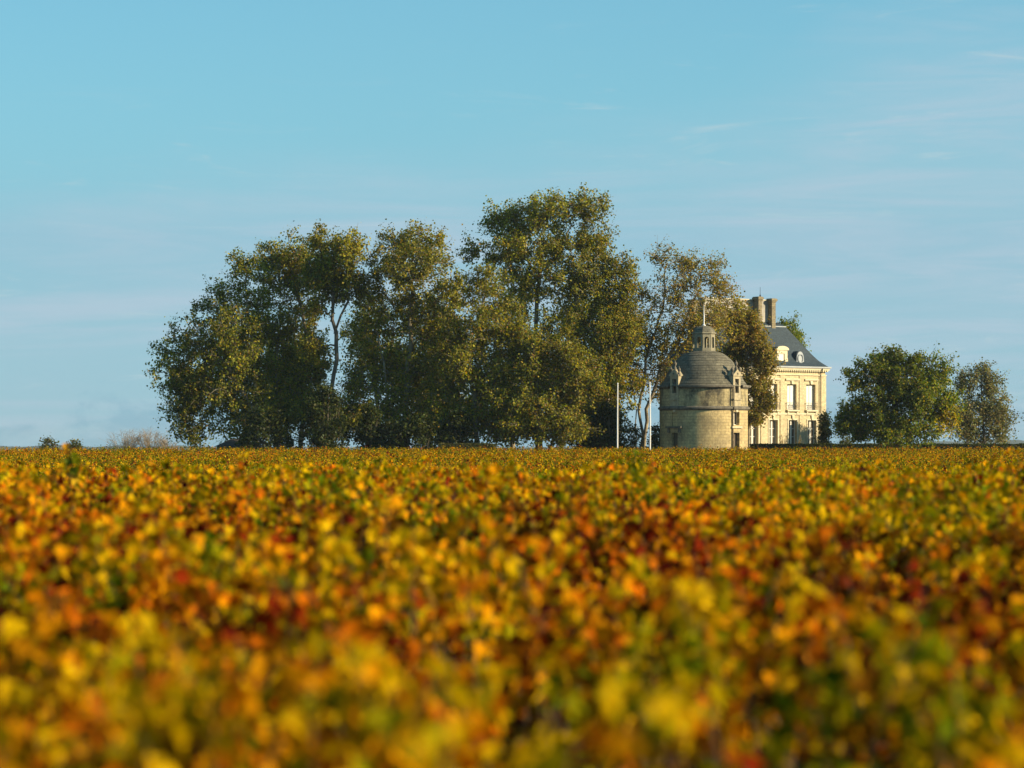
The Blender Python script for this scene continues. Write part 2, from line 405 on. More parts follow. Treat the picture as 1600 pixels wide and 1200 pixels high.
# eaves ledge, broken by the two wall dormers
def arc_without(prof, gaps, n=8):
    mb = MB(); cuts = sorted([(g - w, g + w) for g, w in gaps]); edges = []
    for i, c in enumerate(cuts):
        nxt = cuts[(i + 1) % len(cuts)][0]
        if nxt < c[1]: nxt += 2 * math.pi
        edges.append((c[1], nxt))
    for a, b in edges: mb.lathe(prof, max(8, int((b - a) / rad(3))), a, b)
    # end faces
        
    return mb
gaps = [(rad(PR), .135), (rad(PL), .135)]
ev = [(R-.4, ze-.02), (R+.05, ze-.02), (R+.08, ze+.06), (R+.30, ze+.12), (R+.33, ze+.28), (R+.30, ze+.34), (R-.4, ze+.36), (R-.4, ze-.02)]
arc_without(ev, gaps).build('eaves_ledge', MAT['ledge'], tower)

# dome in stepped stone courses with a flared foot
kn = [(603.5, 69.5), (601.5, 67.5), (597, 64), (591, 60.5), (585, 58.2), (579, 55.3), (573, 51.8), (567, 47.6), (561.5, 43), (556, 37.2), (552, 31.8), (549, 26), (547, 19), (546, 14)]
kz = [tz(a) for a, _ in kn]; kr = [b / tpx for _, b in kn]
prof = []; z = kz[0]; course = .265
while z < kz[-1] - .05:
    z2 = min(z + course, kz[-1]); r1 = float(np.interp(z, kz, kr)); r2 = float(np.interp(z2, kz, kr))
    jt = .010 * math.sin(z * 37.0)
    prof += [(r1 + .036 + jt, z), (r2 + .036 + jt, z2 - .022), (r2 - .03, z2)]
    z = z2
prof += [(.9, kz[-1] + .05)]
MB().lathe(prof, 120).build('dome', MAT['dome'], tower)

# wall dormers
def tower_dormer(phi):
    a = rad(phi); ox, oy = (R + .03) * math.sin(a), -(R + .03) * math.cos(a)
    w = .56; z0, z1 = zs_ + .20, tz(587.5)
    hole = (-.29, .29, tz(614), tz(592))
    mb = MB().wall(-w, w, z0, z1, [hole], .35)
    mb.add([(-w,0,z0),(-w,1.2,z0),(-w,1.2,z1),(-w,0,z1)], [(0,3,2,1)]).add([(w,0,z0),(w,1.2,z0),(w,1.2,z1),(w,0,z1)], [(0,1,2,3)])
    d = mb.build('dormer', MAT['dormer_stone'], tower, loc=(ox, oy, 0), rz=a)
    zp = tz(578.5)
    MB().prism([(-w-.09, z1), (w+.09, z1), (w+.09, z1+.10), (0, zp+.10), (-w-.09, z1+.10)], -.10, 1.9).build('pediment', MAT['dormer_stone'], d)
    MB().prism([(-.13, z1+.16), (.13, z1+.16), (0, z1+.36)], -.15, -.10).build('pediment_panel', MAT['ledge'], d)
    MB().box(-.29, .29, .30, .36, hole[2], hole[3]).build('shutter', MAT['door'], d)
    MB().box(-w-.08, w+.08, -.10, .2, z0 + .62, z0 + .78).build('sill', MAT['dormer_stone'], d)
    for x_, zb, s_ in ((0, zp + .02, 1.15), (-w, z1 + .02, 1.1), (w, z1 + .02, 1.1)):
        p_ = [(.15, 0), (.15, .20), (.10, .24), (.07, .34), (.14, .46), (.17, .56), (.12, .68), (.05, .74), (.07, .80), (.0, .88)]
        MB().lathe([(r_ * s_, zb + q_ * s_) for r_, q_ in p_], 10, cx=x_, cy=.12).build('finial', MAT['ledge'], d, smooth=True)
    return d
tower_dormer(PR); tower_dormer(PL)

# windows and doors set back in the round wall
def tower_opening(name, phi, w, za, zb, white_frame):
    a = rad(phi); r_ = R - .42
    o = empty_mesh = MB().box(-w/2, w/2, 0, .06, za, zb).build(name, MAT['door'] if name == 'door' else MAT['glass'], tower, loc=(r_*math.sin(a), -r_*math.cos(a), 0), rz=a)
    fr = MB(); t = .06
    fr.box(-w/2, -w/2 + t, -.05, .02, za, zb).box(w/2 - t, w/2, -.05, .02, za, zb).box(-w/2 + t, w/2 - t, -.05, .02, zb - t, zb).box(-w/2 + t, w/2 - t, -.05, .02, za, za + t).box(-.025, .025, -.045, .02, za + t, zb - t)
    fr.build('frame', MAT['white'] if white_frame else MAT['door'], o)  # flag picks a white painted frame, otherwise brown wood
    return o
tower_opening('window', PR, .88, tz(664), tz(643.5), True)
tower_opening('door', PR, .92, 0.25, tz(676), False)
a = rad(PL)
MB().box(-.45, .45, 0, .06, tz(666), tz(644.5)).build('blind_niche', MAT['tower_low'], tower, loc=((R-.2)*math.sin(a), -(R-.2)*math.cos(a), 0), rz=a)
tower_opening('door', PL, .85, 0.2, tz(676), False)
for phi, wdt in ((PR, .75), (PL, 1.05)):
    a = rad(phi); big = phi < 0
    zz = tz(667.5)
    s_ = MB().box(-wdt, wdt, -.22 if big else -.12, .3, zz - .09, zz + .09).build('sill', MAT['trim'] if not big else MAT['ledge'], tower, loc=(R*math.sin(a), -R*math.cos(a), 0), rz=a)
    if big:
        for x_ in (-.85, .62):
            MB().prism([(x_, zz-.55), (x_+.22, zz-.55), (x_+.22, zz-.10), (x_, zz-.10)], -.16, .2).build('bracket', MAT['ledge'], s_)
    zt = tz(641.5)
    MB().prism([(-.12, zt-.16), (.12, zt-.16), (.17, zt+.12), (-.17, zt+.12)], -.07, .2).build('keystone', MAT['trim'], tower, loc=(R*math.sin(a), -R*math.cos(a), 0), rz=a)
a = math.asin((1140.5 - 1099.8) / tpx / (R + .06))
MB().tube([((R+.09)*math.sin(a), -(R+.09)*math.cos(a), zz_) for zz_ in (-.2, zs_-.25)], [.055, .055], 8).tube([((R+.27)*math.sin(a), -(R+.27)*math.cos(a), zz_) for zz_ in (zs_-.1, ze+.1)], [.05, .05], 8).tube([((R+.09)*math.sin(a), -(R+.09)*math.cos(a), zs_-.25), ((R+.27)*math.sin(a), -(R+.27)*math.cos(a), zs_-.05)], [.055, .055], 8).build('drainpipe', MAT['pipe'], tower)

# lantern: eight piers with arched openings, entablature and ribbed cupola
lan0 = tz(548.2)
lantern = MB().lathe([(1.30, lan0 - .25), (1.30, lan0 + .02), (1.18, lan0 + .08), (1.18, lan0 + .38), (.0, lan0 + .40)], 8, off=rad(22.5 + 12)).build('lantern', MAT['lantern'], tower)
lz0, lz1 = lan0 + .36, tz(521.5)
OFF = rad(12)
for k in range(8):
    am = OFF + rad(45) * k                     # face centre
    rin = 1.07 * math.cos(rad(22.5)); hw = 1.07 * math.sin(rad(22.5))
    mb = MB(); ow = .23; zt = lz1 - .42
    mb.box(-hw, -ow, -.09, .12, lz0, zt).box(ow, hw, -.09, .12, lz0, zt)
    arch = [(ow * math.cos(t), zt + ow * .9 * math.sin(t)) for t in np.linspace(0, math.pi, 9)]
    for (x1_, z1_), (x2_, z2_) in zip(arch, arch[1:]):
        mb.prism([(x2_, z2_), (x1_, z1_), (x1_, lz1), (x2_, lz1)], -.09, .12)
    mb.box(-hw, -ow, -.09, .12, zt, lz1).box(ow, hw, -.09, .12, zt, lz1)
    mb.build('arched_bay', MAT['lantern'], lantern, loc=(rin*math.sin(am), -rin*math.cos(am), 0), rz=am)
MB().lathe([(.9, lz1 - .05), (1.12, lz1 - .02), (1.16, lz1 + .08), (1.27, lz1 + .12), (1.27, lz1 + .22), (1.10, lz1 + .26), (.5, lz1 + .28)], 8, off=rad(22.5) + OFF).build('entablature', MAT['lantern'], lantern)
cz0, cz1 = lz1 + .24, tz(507.0)
cp = [(1.16 * math.cos(t) ** .85, cz0 + (cz1 - cz0) * math.sin(t)) for t in np.linspace(0, math.pi/2 - .06, 10)]
MB().lathe(cp + [(0.0, cz1 + .02)], 8, off=rad(22.5) + OFF).build('cupola', MAT['dome'], lantern)
MB().lathe([(.16, cz1 - .1), (.20, cz1 + .05), (.09, cz1 + .16), (.065, cz1 + .4), (.085, cz1 + .9), (.05, cz1 + 1.4), (.035, cz1 + 1.9), (.0, cz1 + 2.15)], 10).build('finial', MAT['pole'], lantern)

# ------------------------------------------------------------------ house
TH = rad(38); HD = 335.0
ch, sh = math.cos(TH), math.sin(TH)
HX = X(1289.5, HD); HB = 0.8
house = empty('manor_house', (HX, HD, HB), TH)
tag(house, 'two storey pale limestone manor house with slate mansard roof behind the round tower', 'house')
def hx(px, y=0.0):
    k = (px - 800) / F
    return (k * (HD + ch * y) - HX + sh * y) / (ch - k * sh)
def hz(py, x=0.0, y=0.0): return Z(py, HD + sh * x + ch * y) - HB
Lh, Dh = -hx(1098), 7.4
z_eave = hz(579)
upw = [(hx(1259.8), hx(1274.2)), (hx(1230), hx(1244.6))]
gfw = [(hx(1262), hx(1275.2)), (hx(1232), hx(1245))]
step = upw[0][0] - upw[1][0]
for k in range(4):
    upw.append((upw[1][0] - step * (k+1), upw[1][1] - step * (k+1))); gfw.append((gfw[1][0] - step * (k+1), gfw[1][1] - step * (k+1)))
uz0, uz1 = hz(641, -4), hz(600.5, -4)
gz0, gz1 = .55, hz(656.5, -4)
holes = [(a, b, uz0, uz1) for a, b in upw] + [(a, b, gz0, gz1) for a, b in gfw]
MB().wall(-Lh, 0, -.2, z_eave, holes, .40).build('front_wall', MAT['house'], house)
MB().box(-Lh, -.01, .55, Dh, -.2, z_eave - .01).box(-Lh, -Lh + .3, .003, .55, -.2, z_eave).box(-.3, 0, .003, .55, -.2, z_eave).build('side_walls', MAT['house'], house)
MB().box(-Lh - .12, .12, -.12, Dh + .1, -.2, .5).build('plinth', MAT['house_trim'], house)
for xa, xb in upw[:4]:
    w_ = MB().box(xa, xb, .36, .40, uz0, uz1).build('window', MAT['white'], house)
    xm = (xa + xb) / 2
    for s0, s1 in ((xa + .05, xm - .015), (xm + .015, xb - .05)):          # closed louvred shutters
        mb = MB().box(s0, s0 + .07, .315, .36, uz0 + .03, uz1 - .03).box(s1 - .07, s1, .315, .36, uz0 + .03, uz1 - .03)
        n_ = 26; hh_ = (uz1 - uz0 - .1) / n_
        for q in range(n_):
            zq = uz0 + .05 + q * hh_
            mb.add([(s0+.07, .325, zq), (s1-.07, .325, zq), (s1-.07, .355, zq + hh_*.95), (s0+.07, .355, zq + hh_*.95)], [(0,1,2,3)])
        mb.build('shutter', MAT['white'], w_)
    bal = MB().box(xa - .12, xb + .12, -.26, -.23, uz0 + .82, uz0 + .86).box(xa - .12, xb + .12, -.26, -.23, uz0 + .06, uz0 + .09)
    for q in range(9):
        xq = xa - .10 + (xb - xa + .2) * q / 8
        bal.box(xq - .012, xq + .012, -.256, -.232, uz0 + .09, uz0 + .82)
    for q in range(4):                                                      # scrolls between the bars
        xq = xa - .10 + (xb - xa + .2) * (q * 2 + 1) / 8
        bal.tube([(xq + .11 * math.cos(t), -.244, uz0 + .45 + .20 * math.sin(t)) for t in np.linspace(0, 6.283, 11)], [.014] * 11, 4)
    bal.box(xa - .13, xa - .10, -.26, .0, uz0 + .82, uz0 + .86).box(xb + .10, xb + .13, -.26, .0, uz0 + .82, uz0 + .86)
    bal.build('balcony_railing', MAT['iron'], w_)
    sl = MB().box(xa - .2, xb + .2, -.32, .05, uz0 - .14, uz0 + .03).build('sill', MAT['house_trim'], w_)
    for xq in (xa - .08, xb - .12):
        MB().prism([(xq, uz0 - .48), (xq + .2, uz0 - .48), (xq + .2, uz0 - .14), (xq, uz0 - .14)], -.2, .02).build('bracket', MAT['house_trim'], sl)
    zt = hz(594, -4)
    MB().box(xa - .34, xb + .34, -.20, .02, zt, zt + .16).box(xa - .28, xb + .28, -.12, .02, zt - .08, zt).build('hood', MAT['house_trim'], w_)
    MB().prism([(xm - .11, uz1 + .02), (xm + .11, uz1 + .02), (xm + .17, zt - .08), (xm - .17, zt - .08)], -.14, .02).build('keystone', MAT['house_trim'], w_)
for xa, xb in gfw[:4]:
    w_ = MB().box(xa, xb, .37, .40, gz0, gz1).build('french_window', MAT['glass'], house)
    xm = (xa + xb) / 2; fr = MB()
    for s0, s1 in ((xa + .02, xm - .01), (xm + .01, xb - .02)):
        fr.box(s0, s0 + .10, .31, .369, gz0, gz1).box(s1 - .10, s1, .31, .369, gz0, gz1)
        for q in range(5):
            zq = gz0 + (gz1 - gz0 - .09) * q / 4
            fr.box(s0 + .10, s1 - .10, .315, .369, zq, zq + (.09 if q in (0, 4) else .05))
    fr.build('frame', MAT['white'], w_)
    MB().prism([(xm - .12, gz1 + .02), (xm + .12, gz1 + .02), (xm + .19, gz1 + .62), (xm - .19, gz1 + .62)], -.14, .02).build('keystone', MAT['house_trim'], w_)
    MB().wall(xa - .16, xb + .16, gz0, gz1 + .16, [(xa, xb, gz0, gz1)], .06, -.05).build('surround', MAT['house_trim'], w_)
# pilaster strips, string courses, cornice
for k in range(6):
    xm = (upw[k][0] + upw[k][1]) / 2 - step / 2
    if xm - .3 > -Lh:
        MB().box(xm - .36, xm + .36, -.07, .01, .5, hz(586, -4)).build('pilaster', MAT['house'], house)
MB().box(-.72, .05, -.09, .3, .5, hz(586)).build('corner_pilaster', MAT['house'], house)
zb = hz(647.5, -4)
MB().box(-Lh - .1, .1, -.16, .2, zb, zb + .16).box(-Lh - .1, .1, -.11, .2, zb - .1, zb).build('string_course', MAT['house_trim'], house)
zf = hz(586.5, -4)
MB().box(-Lh - .1, .1, -.14, .2, zf, zf + .10).build('frieze_moulding', MAT['house_trim'], house)
cor = MB()
def ring(mb, o, za, zb): mb.box(-Lh - o, o, -o, .3, za, zb).box(-Lh - o, -Lh + .3, .3, Dh, za, zb).box(-.3, o, .3, Dh, za, zb)
ring(cor, .16, z_eave - .12, z_eave); ring(cor, .36, z_eave, z_eave + .16); ring(cor, .42, z_eave + .16, z_eave + .34)
cor.build('cornice', MAT['house_trim'], house)
dn = MB(); q = -Lh
while q < 0:
    dn.box(q, q + .17, -.34, -.16, z_eave - .18, z_eave - .003); q += .34
dn.build('dentils', MAT['house_trim'], house)
zg = z_eave + .34
MB().box(-Lh - .52, .52, -.52, -.36, zg - .10, zg + .07).box(.36, .52, -.36, Dh, zg - .10, zg + .07).build('gutter', MAT['zinc'], house)
xp = hx(1281)
MB().tube([(xp, -.16, .1), (xp, -.16, z_eave - .3), (xp, -.42, z_eave - .05), (xp, -.46, z_eave + .3)], [.06] * 4, 8).build('drainpipe', MAT['pipe'], house)

# mansard roof: concave lower slope, shallow upper slope
zbk = hz(510.5, -3, 3); ins = 3.25; o0 = .38
sl_t = np.linspace(0, 1, 20)
def slope(t):   # inset and height along the slope, flared at the eave
    return -o0 + (ins + o0) * float(np.interp(t, (0, .08, .16, .26, .36, .5, .74, 1), (0, .135, .245, .35, .445, .565, .775, 1))), zg + (zbk - zg) * t
def hip(prof, name, mat, parent, top=False):
    mb = MB(); rows = []
    for i_, z_ in prof: rows.append([(-Lh + i_, i_, z_), (-i_, i_, z_), (-i_, Dh - i_, z_), (-Lh + i_, Dh - i_, z_)])
    vs = [p for r_ in rows for p in r_]; fs = []
    for r_ in range(len(rows) - 1):
        for k in range(4): fs.append((r_*4 + k, r_*4 + (k+1) % 4, r_*4 + 4 + (k+1) % 4, r_*4 + 4 + k))
    if top: fs.append(tuple(range(len(vs) - 4, len(vs))))
    return mb.add(vs, fs).build(name, mat, parent)
roof = hip([slope(t) for t in sl_t], 'roof', MAT['slate'], house)
hip([(ins - .06, zbk - .06), (ins - .06, zbk + .05), (ins + .1, zbk + .05)], 'roof_roll', MAT['zinc'], roof)
zat = zbk + .45
hip([(ins + .02, zbk + .02), (ins + .55, zat)], 'upper_roof', MAT['slate'], roof, top=True)
def slope_y(t): return slope(t)
# pale raised block along the ridge
xa, xb = hx(1097, 4.0), hx(1203, 4.0)
ztop = hz(469, -8, 4)
at = MB().box(xa, xb, 3.75, 4.7, zat - .9, ztop).build('attic_block', MAT['attic'], house)
MB().box(xa - .08, xb + .08, 3.66, 4.78, ztop, ztop + .10).build('coping', MAT['house_trim'], at)
def chimney(pl, pr, ptop, y_, dep, zlow):
    x0_, x1_ = hx(pl, y_), hx(pr, y_)
    zt_ = hz(ptop, x0_, y_)
    c_ = MB().box(x0_, x1_, y_, y_ + dep, zlow, zt_ - .45).build('chimney', MAT['chimney'], house)
    MB().box(x0_-.07, x1_+.07, y_-.07, y_+dep+.07, zt_-.45, zt_-.30).box(x0_-.16, x1_+.16, y_-.16, y_+dep+.16, zt_-.30, zt_-.08).box(x0_-.08, x1_+.08, y_-.08, y_+dep+.08, zt_-.08, zt_).build('cap', MAT['chimney'], c_)
    return c_
chimney(1206.2, 1212, 466.2, 3.1, .78, zbk - .6)
chimney(1185.3, 1190.6, 463.3, 2.75, .80, zbk - .6)
chimney(1083, 1091, 467.5, 4.3, .75, zbk - 1.2)
xf = hx(1194.2, 3.6); zf0 = hz(469, xf, 3.6)
MB().lathe([(.05, zf0 - .35), (.05, zf0 - .1), (.17, zf0 - .02), (.10, zf0 + .10), (.05, zf0 + .2), (.05, zf0 + .42), (.12, zf0 + .52), (.05, zf0 + .62), (.025, zf0 + .8), (.02, hz(448, xf, 3.6))], 8, cx=xf, cy=4.3).build('lightning_rod', MAT['iron'], house)
# stone dormer with segmental pediment
yd = .35
def hxd(px): return hx(px, yd)
xa, xb = hxd(1214.2), hxd(1230.4)
za, zb_ = zg - .05, hz(547.5, -5, yd); zc = hz(541, -5, yd)
wa, wb, wz0, wz1 = hxd(1216.8), hxd(1226), zg + .02, hz(553, -5, yd)
d1 = MB().wall(xa, xb, za, zb_, [(wa, wb, wz0, wz1)], .14, yd).add([(xa,yd,za),(xa,yd+2.2,za),(xa,yd+2.2,zb_),(xa,yd,zb_)], [(0,3,2,1)]).add([(xb,yd,za),(xb,yd+2.2,za),(xb,yd+2.2,zb_),(xb,yd,zb_)], [(0,1,2,3)]).build('dormer', MAT['house_trim'], house)
xm = (xa + xb) / 2; hw = (xb - xa) / 2 + .16
arc = [(xm + hw * math.cos(t), zb_ + .10 + (zc - zb_ - .1) * math.sin(t)) for t in np.linspace(0, math.pi, 15)]
MB().prism([(xm - hw, zb_), (xm + hw, zb_)] + arc, yd - .09, yd + .12).build('pediment', MAT['house_trim'], d1)
arc2 = [(xm + (hw - .05) * math.cos(t), zb_ + .06 + (zc - zb_ - .1) * math.sin(t)) for t in np.linspace(0, math.pi, 15)]
MB().prism([(xm - hw + .05, zb_ - .1), (xm + hw - .05, zb_ - .1)] + arc2, yd + .12, yd + 3.2).build('dormer_roof', MAT['slate'], d1)
MB().box(wa, wb, yd + .10, yd + .14, wz0, wz1).build('casement', MAT['white'], d1)
for sx_ in (-1, 1):                             # scrolled side consoles
    xe = xa if sx_ < 0 else xb
    pts = [(0, za), (.34, za), (.30, za + .3), (.12, za + .6), (.08, za + 1.0), (0, za + 1.1)]
    poly = [(xe + sx_ * p, q_) for p, q_ in pts]
    if sx_ < 0: poly = poly[::-1]
    MB().prism(poly, yd + .02, yd + .25).build('console', MAT['house_trim'], d1)
# zinc oculus dormer
xa, xb = hxd(1244.4), hxd(1256.6); xm = (xa + xb) / 2; hw = (xb - xa) / 2
zt = hz(549.5, -3, yd); zo = hz(560.5, -3, yd); zr = zt - zo
def outline(g): return [(xm - hw - .12 - g*.2, za), (xm + hw + .12 + g*.2, za), (xm + hw - .06 + g, zo - .25)] + [(xm + (hw - .06 + g) * math.cos(t), zo + (zr + g) * math.sin(t)) for t in np.linspace(0, math.pi, 15)] + [(xm - hw + .06 - g, zo - .25)]
d2 = MB().prism(outline(0), yd, yd + .14).build('dormer', MAT['zinc'], house)
MB().prism(outline(.07), yd + .14, yd + 2.6).build('dormer_roof', MAT['slate'], d2)
ro = hw * .62
rim = [(xm + ro * math.cos(t), yd - .03, zo + ro * 1.25 * math.sin(t)) for t in np.linspace(0, 2*math.pi, 25)]
MB().tube(rim, [.09] * 25, 6).build('oculus_rim', MAT['zinc'], d2)
MB().prism([(xm + ro * math.cos(t), zo + ro * 1.25 * math.sin(t)) for t in np.linspace(0, 2*math.pi, 24, endpoint=False)], yd - .02, yd + .02).build('pane', MAT['zinc'], d2)

# ------------------------------------------------------------------ flagpoles
for px, pt, lab in ((964.6, 600, 'slim white flagpole farther from the round tower, before the grove'), (1015.5, 598.5, 'slim white flagpole beside the round tower')):
    D = 291.0; o = empty('flagpole', (X(px, D), D, float(G(D)) - .02))
    h_ = Z(pt, D) - float(G(D))
    MB().tube([(0, 0, 0), (.0, 0, h_ * .5), (-.02 if px > 1000 else .03, 0, h_)], [.078, .070, .052], 10, True).build('pole', MAT['pole'], o)
    tp = -.02 if px > 1000 else .03
    MB().lathe([(0, h_ - .02), (.075, h_), (.085, h_ + .07), (.05, h_ + .13), (0, h_ + .15)], 10, cx=tp).build('cap', MAT['pole'], o)
    MB().box(-.2, .2, -.2, .2, -.05, .12).build('base', MAT['ledge'], o)
    MB().tube([(tp + .09, -.02, h_ - .08), (.13, -.03, h_ * .5), (.10, -.02, 1.1)], [.008] * 3, 4).build('halyard', MAT['white'], o)
    MB().box(.05, .14, -.03, .03, 1.0, 1.16).build('cleat', MAT['zinc'], o)
    tag(o, lab, 'flagpole', 'flagpoles before the grove')

# ------------------------------------------------------------------ trees
GREEN = [(.095,.112,.012), (.165,.17,.016), (.26,.235,.022), (.35,.28,.030), (.28,.165,.030)]
def tree(name, label, cat, D, base_px, lobes, seed, nclump=170, nleaf=80, leaf=.27, w=(3,4,3,1.5,.8), trunk_r=.42, stems=None,
         spread=.95, bark='bark', pal=GREEN, depth=.85, group=None, fork=.28, jag=.35, ydir=0.0, accent=None):
    rng = np.random.default_rng(seed); k = D / F; nclump = int(nclump * 1.75); nleaf = nleaf * 1.04; spread *= 1.16; leaf *= .84; trunk_r *= .8
    base = np.array([X(base_px, D), D, float(G(D)) - .15])
    L_ = np.array(lobes, float)
    lc = np.stack([(L_[:, 0] - 800) * k, np.full(len(L_), D), CAMZ + (HZ - L_[:, 1]) * k], 1)
    lr = np.stack([L_[:, 2] * k, np.maximum(L_[:, 2], L_[:, 3]) * k * depth, L_[:, 3] * k], 1)
    lc[:, 1] += rng.normal(0, .5, len(L_)) * lr[:, 1] * .7 + ydir
    area = lr[:, 0] * lr[:, 2]; pr = area / area.sum()
    idx = rng.choice(len(L_), nclump * 3, p=pr)
    d = unit(rng.normal(0, 1, (nclump * 3, 3))); rr = rng.uniform(0, 1, (nclump * 3, 1)) ** .42
    cc = lc[idx] + d * rr * lr[idx]
    cc = cc[cc[:, 2] > base[2] + .7]
    keep = [cc[0]]                              # even spacing of the clumps
    md = .50 * (area.sum() * depth * 3 / nclump) ** .34
    for c in cc[1:]:
        if len(keep) >= nclump: break
        if np.min(np.sum((np.array(keep) - c) ** 2, 1)) > md * md * rng.uniform(.3, 1.1): keep.append(c)
    cc = np.array(keep); n = len(cc)
    # trunk(s)
    nodes, par = [], []
    top = lc[:, 2].max(); mid = lc.mean(0)
    hp = (top - base[2]) / k; mp = mid[0] / k + 800
    stems = stems or [[(base_px, HZ + 8), (base_px * .6 + mp * .4, HZ - hp * .35), (mp, HZ - hp * .66)]]
    stem_nodes = []
    for st in stems:
        pts = [np.array([(a_ - 800) * k, D + ydir * i_ / len(st), CAMZ + (HZ - b_) * k]) for i_, (a_, b_) in enumerate(st)]
        prev = -1
        if st[0][1] >= 700: pts[0][2] = base[2]
        elif nodes: prev = int(np.argmin(np.linalg.norm(np.array(nodes) - pts[0], axis=1))); pts[0] = np.array(nodes[prev])
        for a_, b_ in zip(pts, pts[1:]):
            m = max(2, int(np.linalg.norm(b_ - a_) / 1.3))
            for q_ in range(m):
                p = a_ + (b_ - a_) * q_ / m + (rng.normal(0, .10, 3) if prev >= 0 else 0)
                nodes.append(p); par.append(prev); prev = len(nodes) - 1; stem_nodes.append(prev)
        nodes.append(pts[-1]); par.append(prev); stem_nodes.append(len(nodes) - 1)
    SN = np.array(nodes)
    dist = np.min(np.linalg.norm(cc[:, None] - SN[None], axis=2), axis=1)
    low = base[2] + fork * (top - base[2]) * .5
    tips = []
    for c in cc[np.argsort(dist)]:
        A = np.array(nodes); dv = c - A; dl = np.linalg.norm(dv, axis=1)
        cost = dl * (1 + 1.0 * np.clip(-dv[:, 2] / np.maximum(dl, .1), 0, 1)) + np.where(A[:, 2] < low, 3.0, 0)
        j = int(np.argmin(cost)); a_ = A[j]
        m = max(2, int(dl[j] / .9)); prev = j
        bow = np.array([0, 0, dl[j] * .10]) + rng.normal(0, .06, 3) * dl[j]
        for q_ in range(1, m + 1):
            t = q_ / m
            p = a_ + (c - a_) * t + bow * 4 * t * (1 - t) + rng.normal(0, .05, 3)
            nodes.append(p); par.append(prev); prev = len(nodes) - 1
        tips.append(prev)
    A = np.array(nodes); par = np.array(par); cnt = np.zeros(len(A))
    for t in tips: cnt[t] += 1
    for i in range(len(A) - 1, -1, -1):
        if par[i] >= 0: cnt[par[i]] += cnt[i]
    rad_ = np.maximum(.035, trunk_r * (cnt / n) ** .46)
    o = empty(name, tuple(base + np.array([0, 0, .1])))
    off = np.array(o.location)
    tr, brn = MB(), MB(); done = np.zeros(len(A), bool); ss = set(stem_nodes)
    kids = [[] for _ in A]
    for i in range(len(A)):
        if par[i] >= 0: kids[par[i]].append(i)
    heads = [i for i in range(len(A)) if par[i] < 0]
    stack = [(hd, None) for hd in heads]
    while stack:
        i, p0 = stack.pop(); path, rs = ([], [])
        if p0 is not None: path.append(A[p0] - off); rs.append(min(rad_[p0], rad_[i] * 1.25))
        cur = i
        while True:
            path.append(A[cur] - off); rs.append(rad_[cur] * (1.35 if par[cur] < 0 else 1))
            ks = sorted(kids[cur], key=lambda q_: -cnt[q_])
            for q_ in ks[1:]: stack.append((q_, cur))
            if not ks: break
            cur = ks[0]
        if len(path) > 1:
            (tr if p0 is None else brn).tube(path, rs, 8 if p0 is None else (6 if rs[0] > .12 else 4))
    # twigs and leaves
    nt = 4
    cp_ = A[tips]; mid3 = cc.mean(0)
    outw = unit((cp_ - mid3) * np.array([1, 1, .6]) + np.array([0, 0, 1.0]))
    td = unit(rng.normal(0, 1, (len(tips), nt, 3)).reshape(-1, 3) + np.repeat(outw, nt, 0) * .7).reshape(-1, nt, 3)
    tl = rng.uniform(.55, 1.5, (len(tips), nt, 1)) * spread
    tl *= rng.uniform(.6, 1.35, (len(tips), 1, 1))
    ends = cp_[:, None] + td * tl
    for i in range(len(tips)):
        for q_ in range(nt):
            e_ = ends[i, q_]
            brn.tube([cp_[i] - off, e_ - off], [.026, .008], 3)
    tr.build('trunk', MAT[bark], o, smooth=True); brn.build('branches', MAT[bark], o, smooth=True)
    per = np.maximum(4, (nleaf * rng.lognormal(0, jag, len(tips)))).astype(int)
    ci = np.repeat(np.arange(len(tips)), per); N = len(ci)
    tw = rng.integers(0, nt, N); u = rng.uniform(.05, 1.1, N)[:, None] ** .75
    P = cp_[ci] + td[ci, tw] * tl[ci, tw] * u + rng.normal(0, .17 * spread + .05, (N, 3))
    nr = rng.normal(0, .75, (N, 3)) + outw[ci] * .55 + np.array([0, 0, .35])
    tp = rng.normal(0, .6, (N, 3)) + np.array([0, 0, -.7])
    tone = 1 + .22 * snoise(cp_, seed + 50, .35) + rng.normal(0, .10, len(tips))
    cl = pick_colors(rng, pal, w, N) * np.clip(tone, .6, 1.5)[ci][:, None]
    if accent:                                   # a bough that has turned colour
        ax, ay, ar, ac = accent; hit = ((P[:, 0] - X(ax, D)) ** 2 + (P[:, 2] - Z(ay, D)) ** 2 < (ar * k * rng.uniform(.5, 1.25, N)) ** 2) & (rng.random(N) < .7)
        cl[hit] = pick_colors(rng, [ac], [1], int(hit.sum()), .28)
    gnd = float(G(D)) + .1; ok = P[:, 2] > gnd
    leaves('crown', (P - off)[ok], (leaf * rng.uniform(.65, 1.3, N))[ok], nr[ok], tp[ok], cl[ok], MAT['tree_leaf'], o)
    tag(o, label, cat, group)
    return o

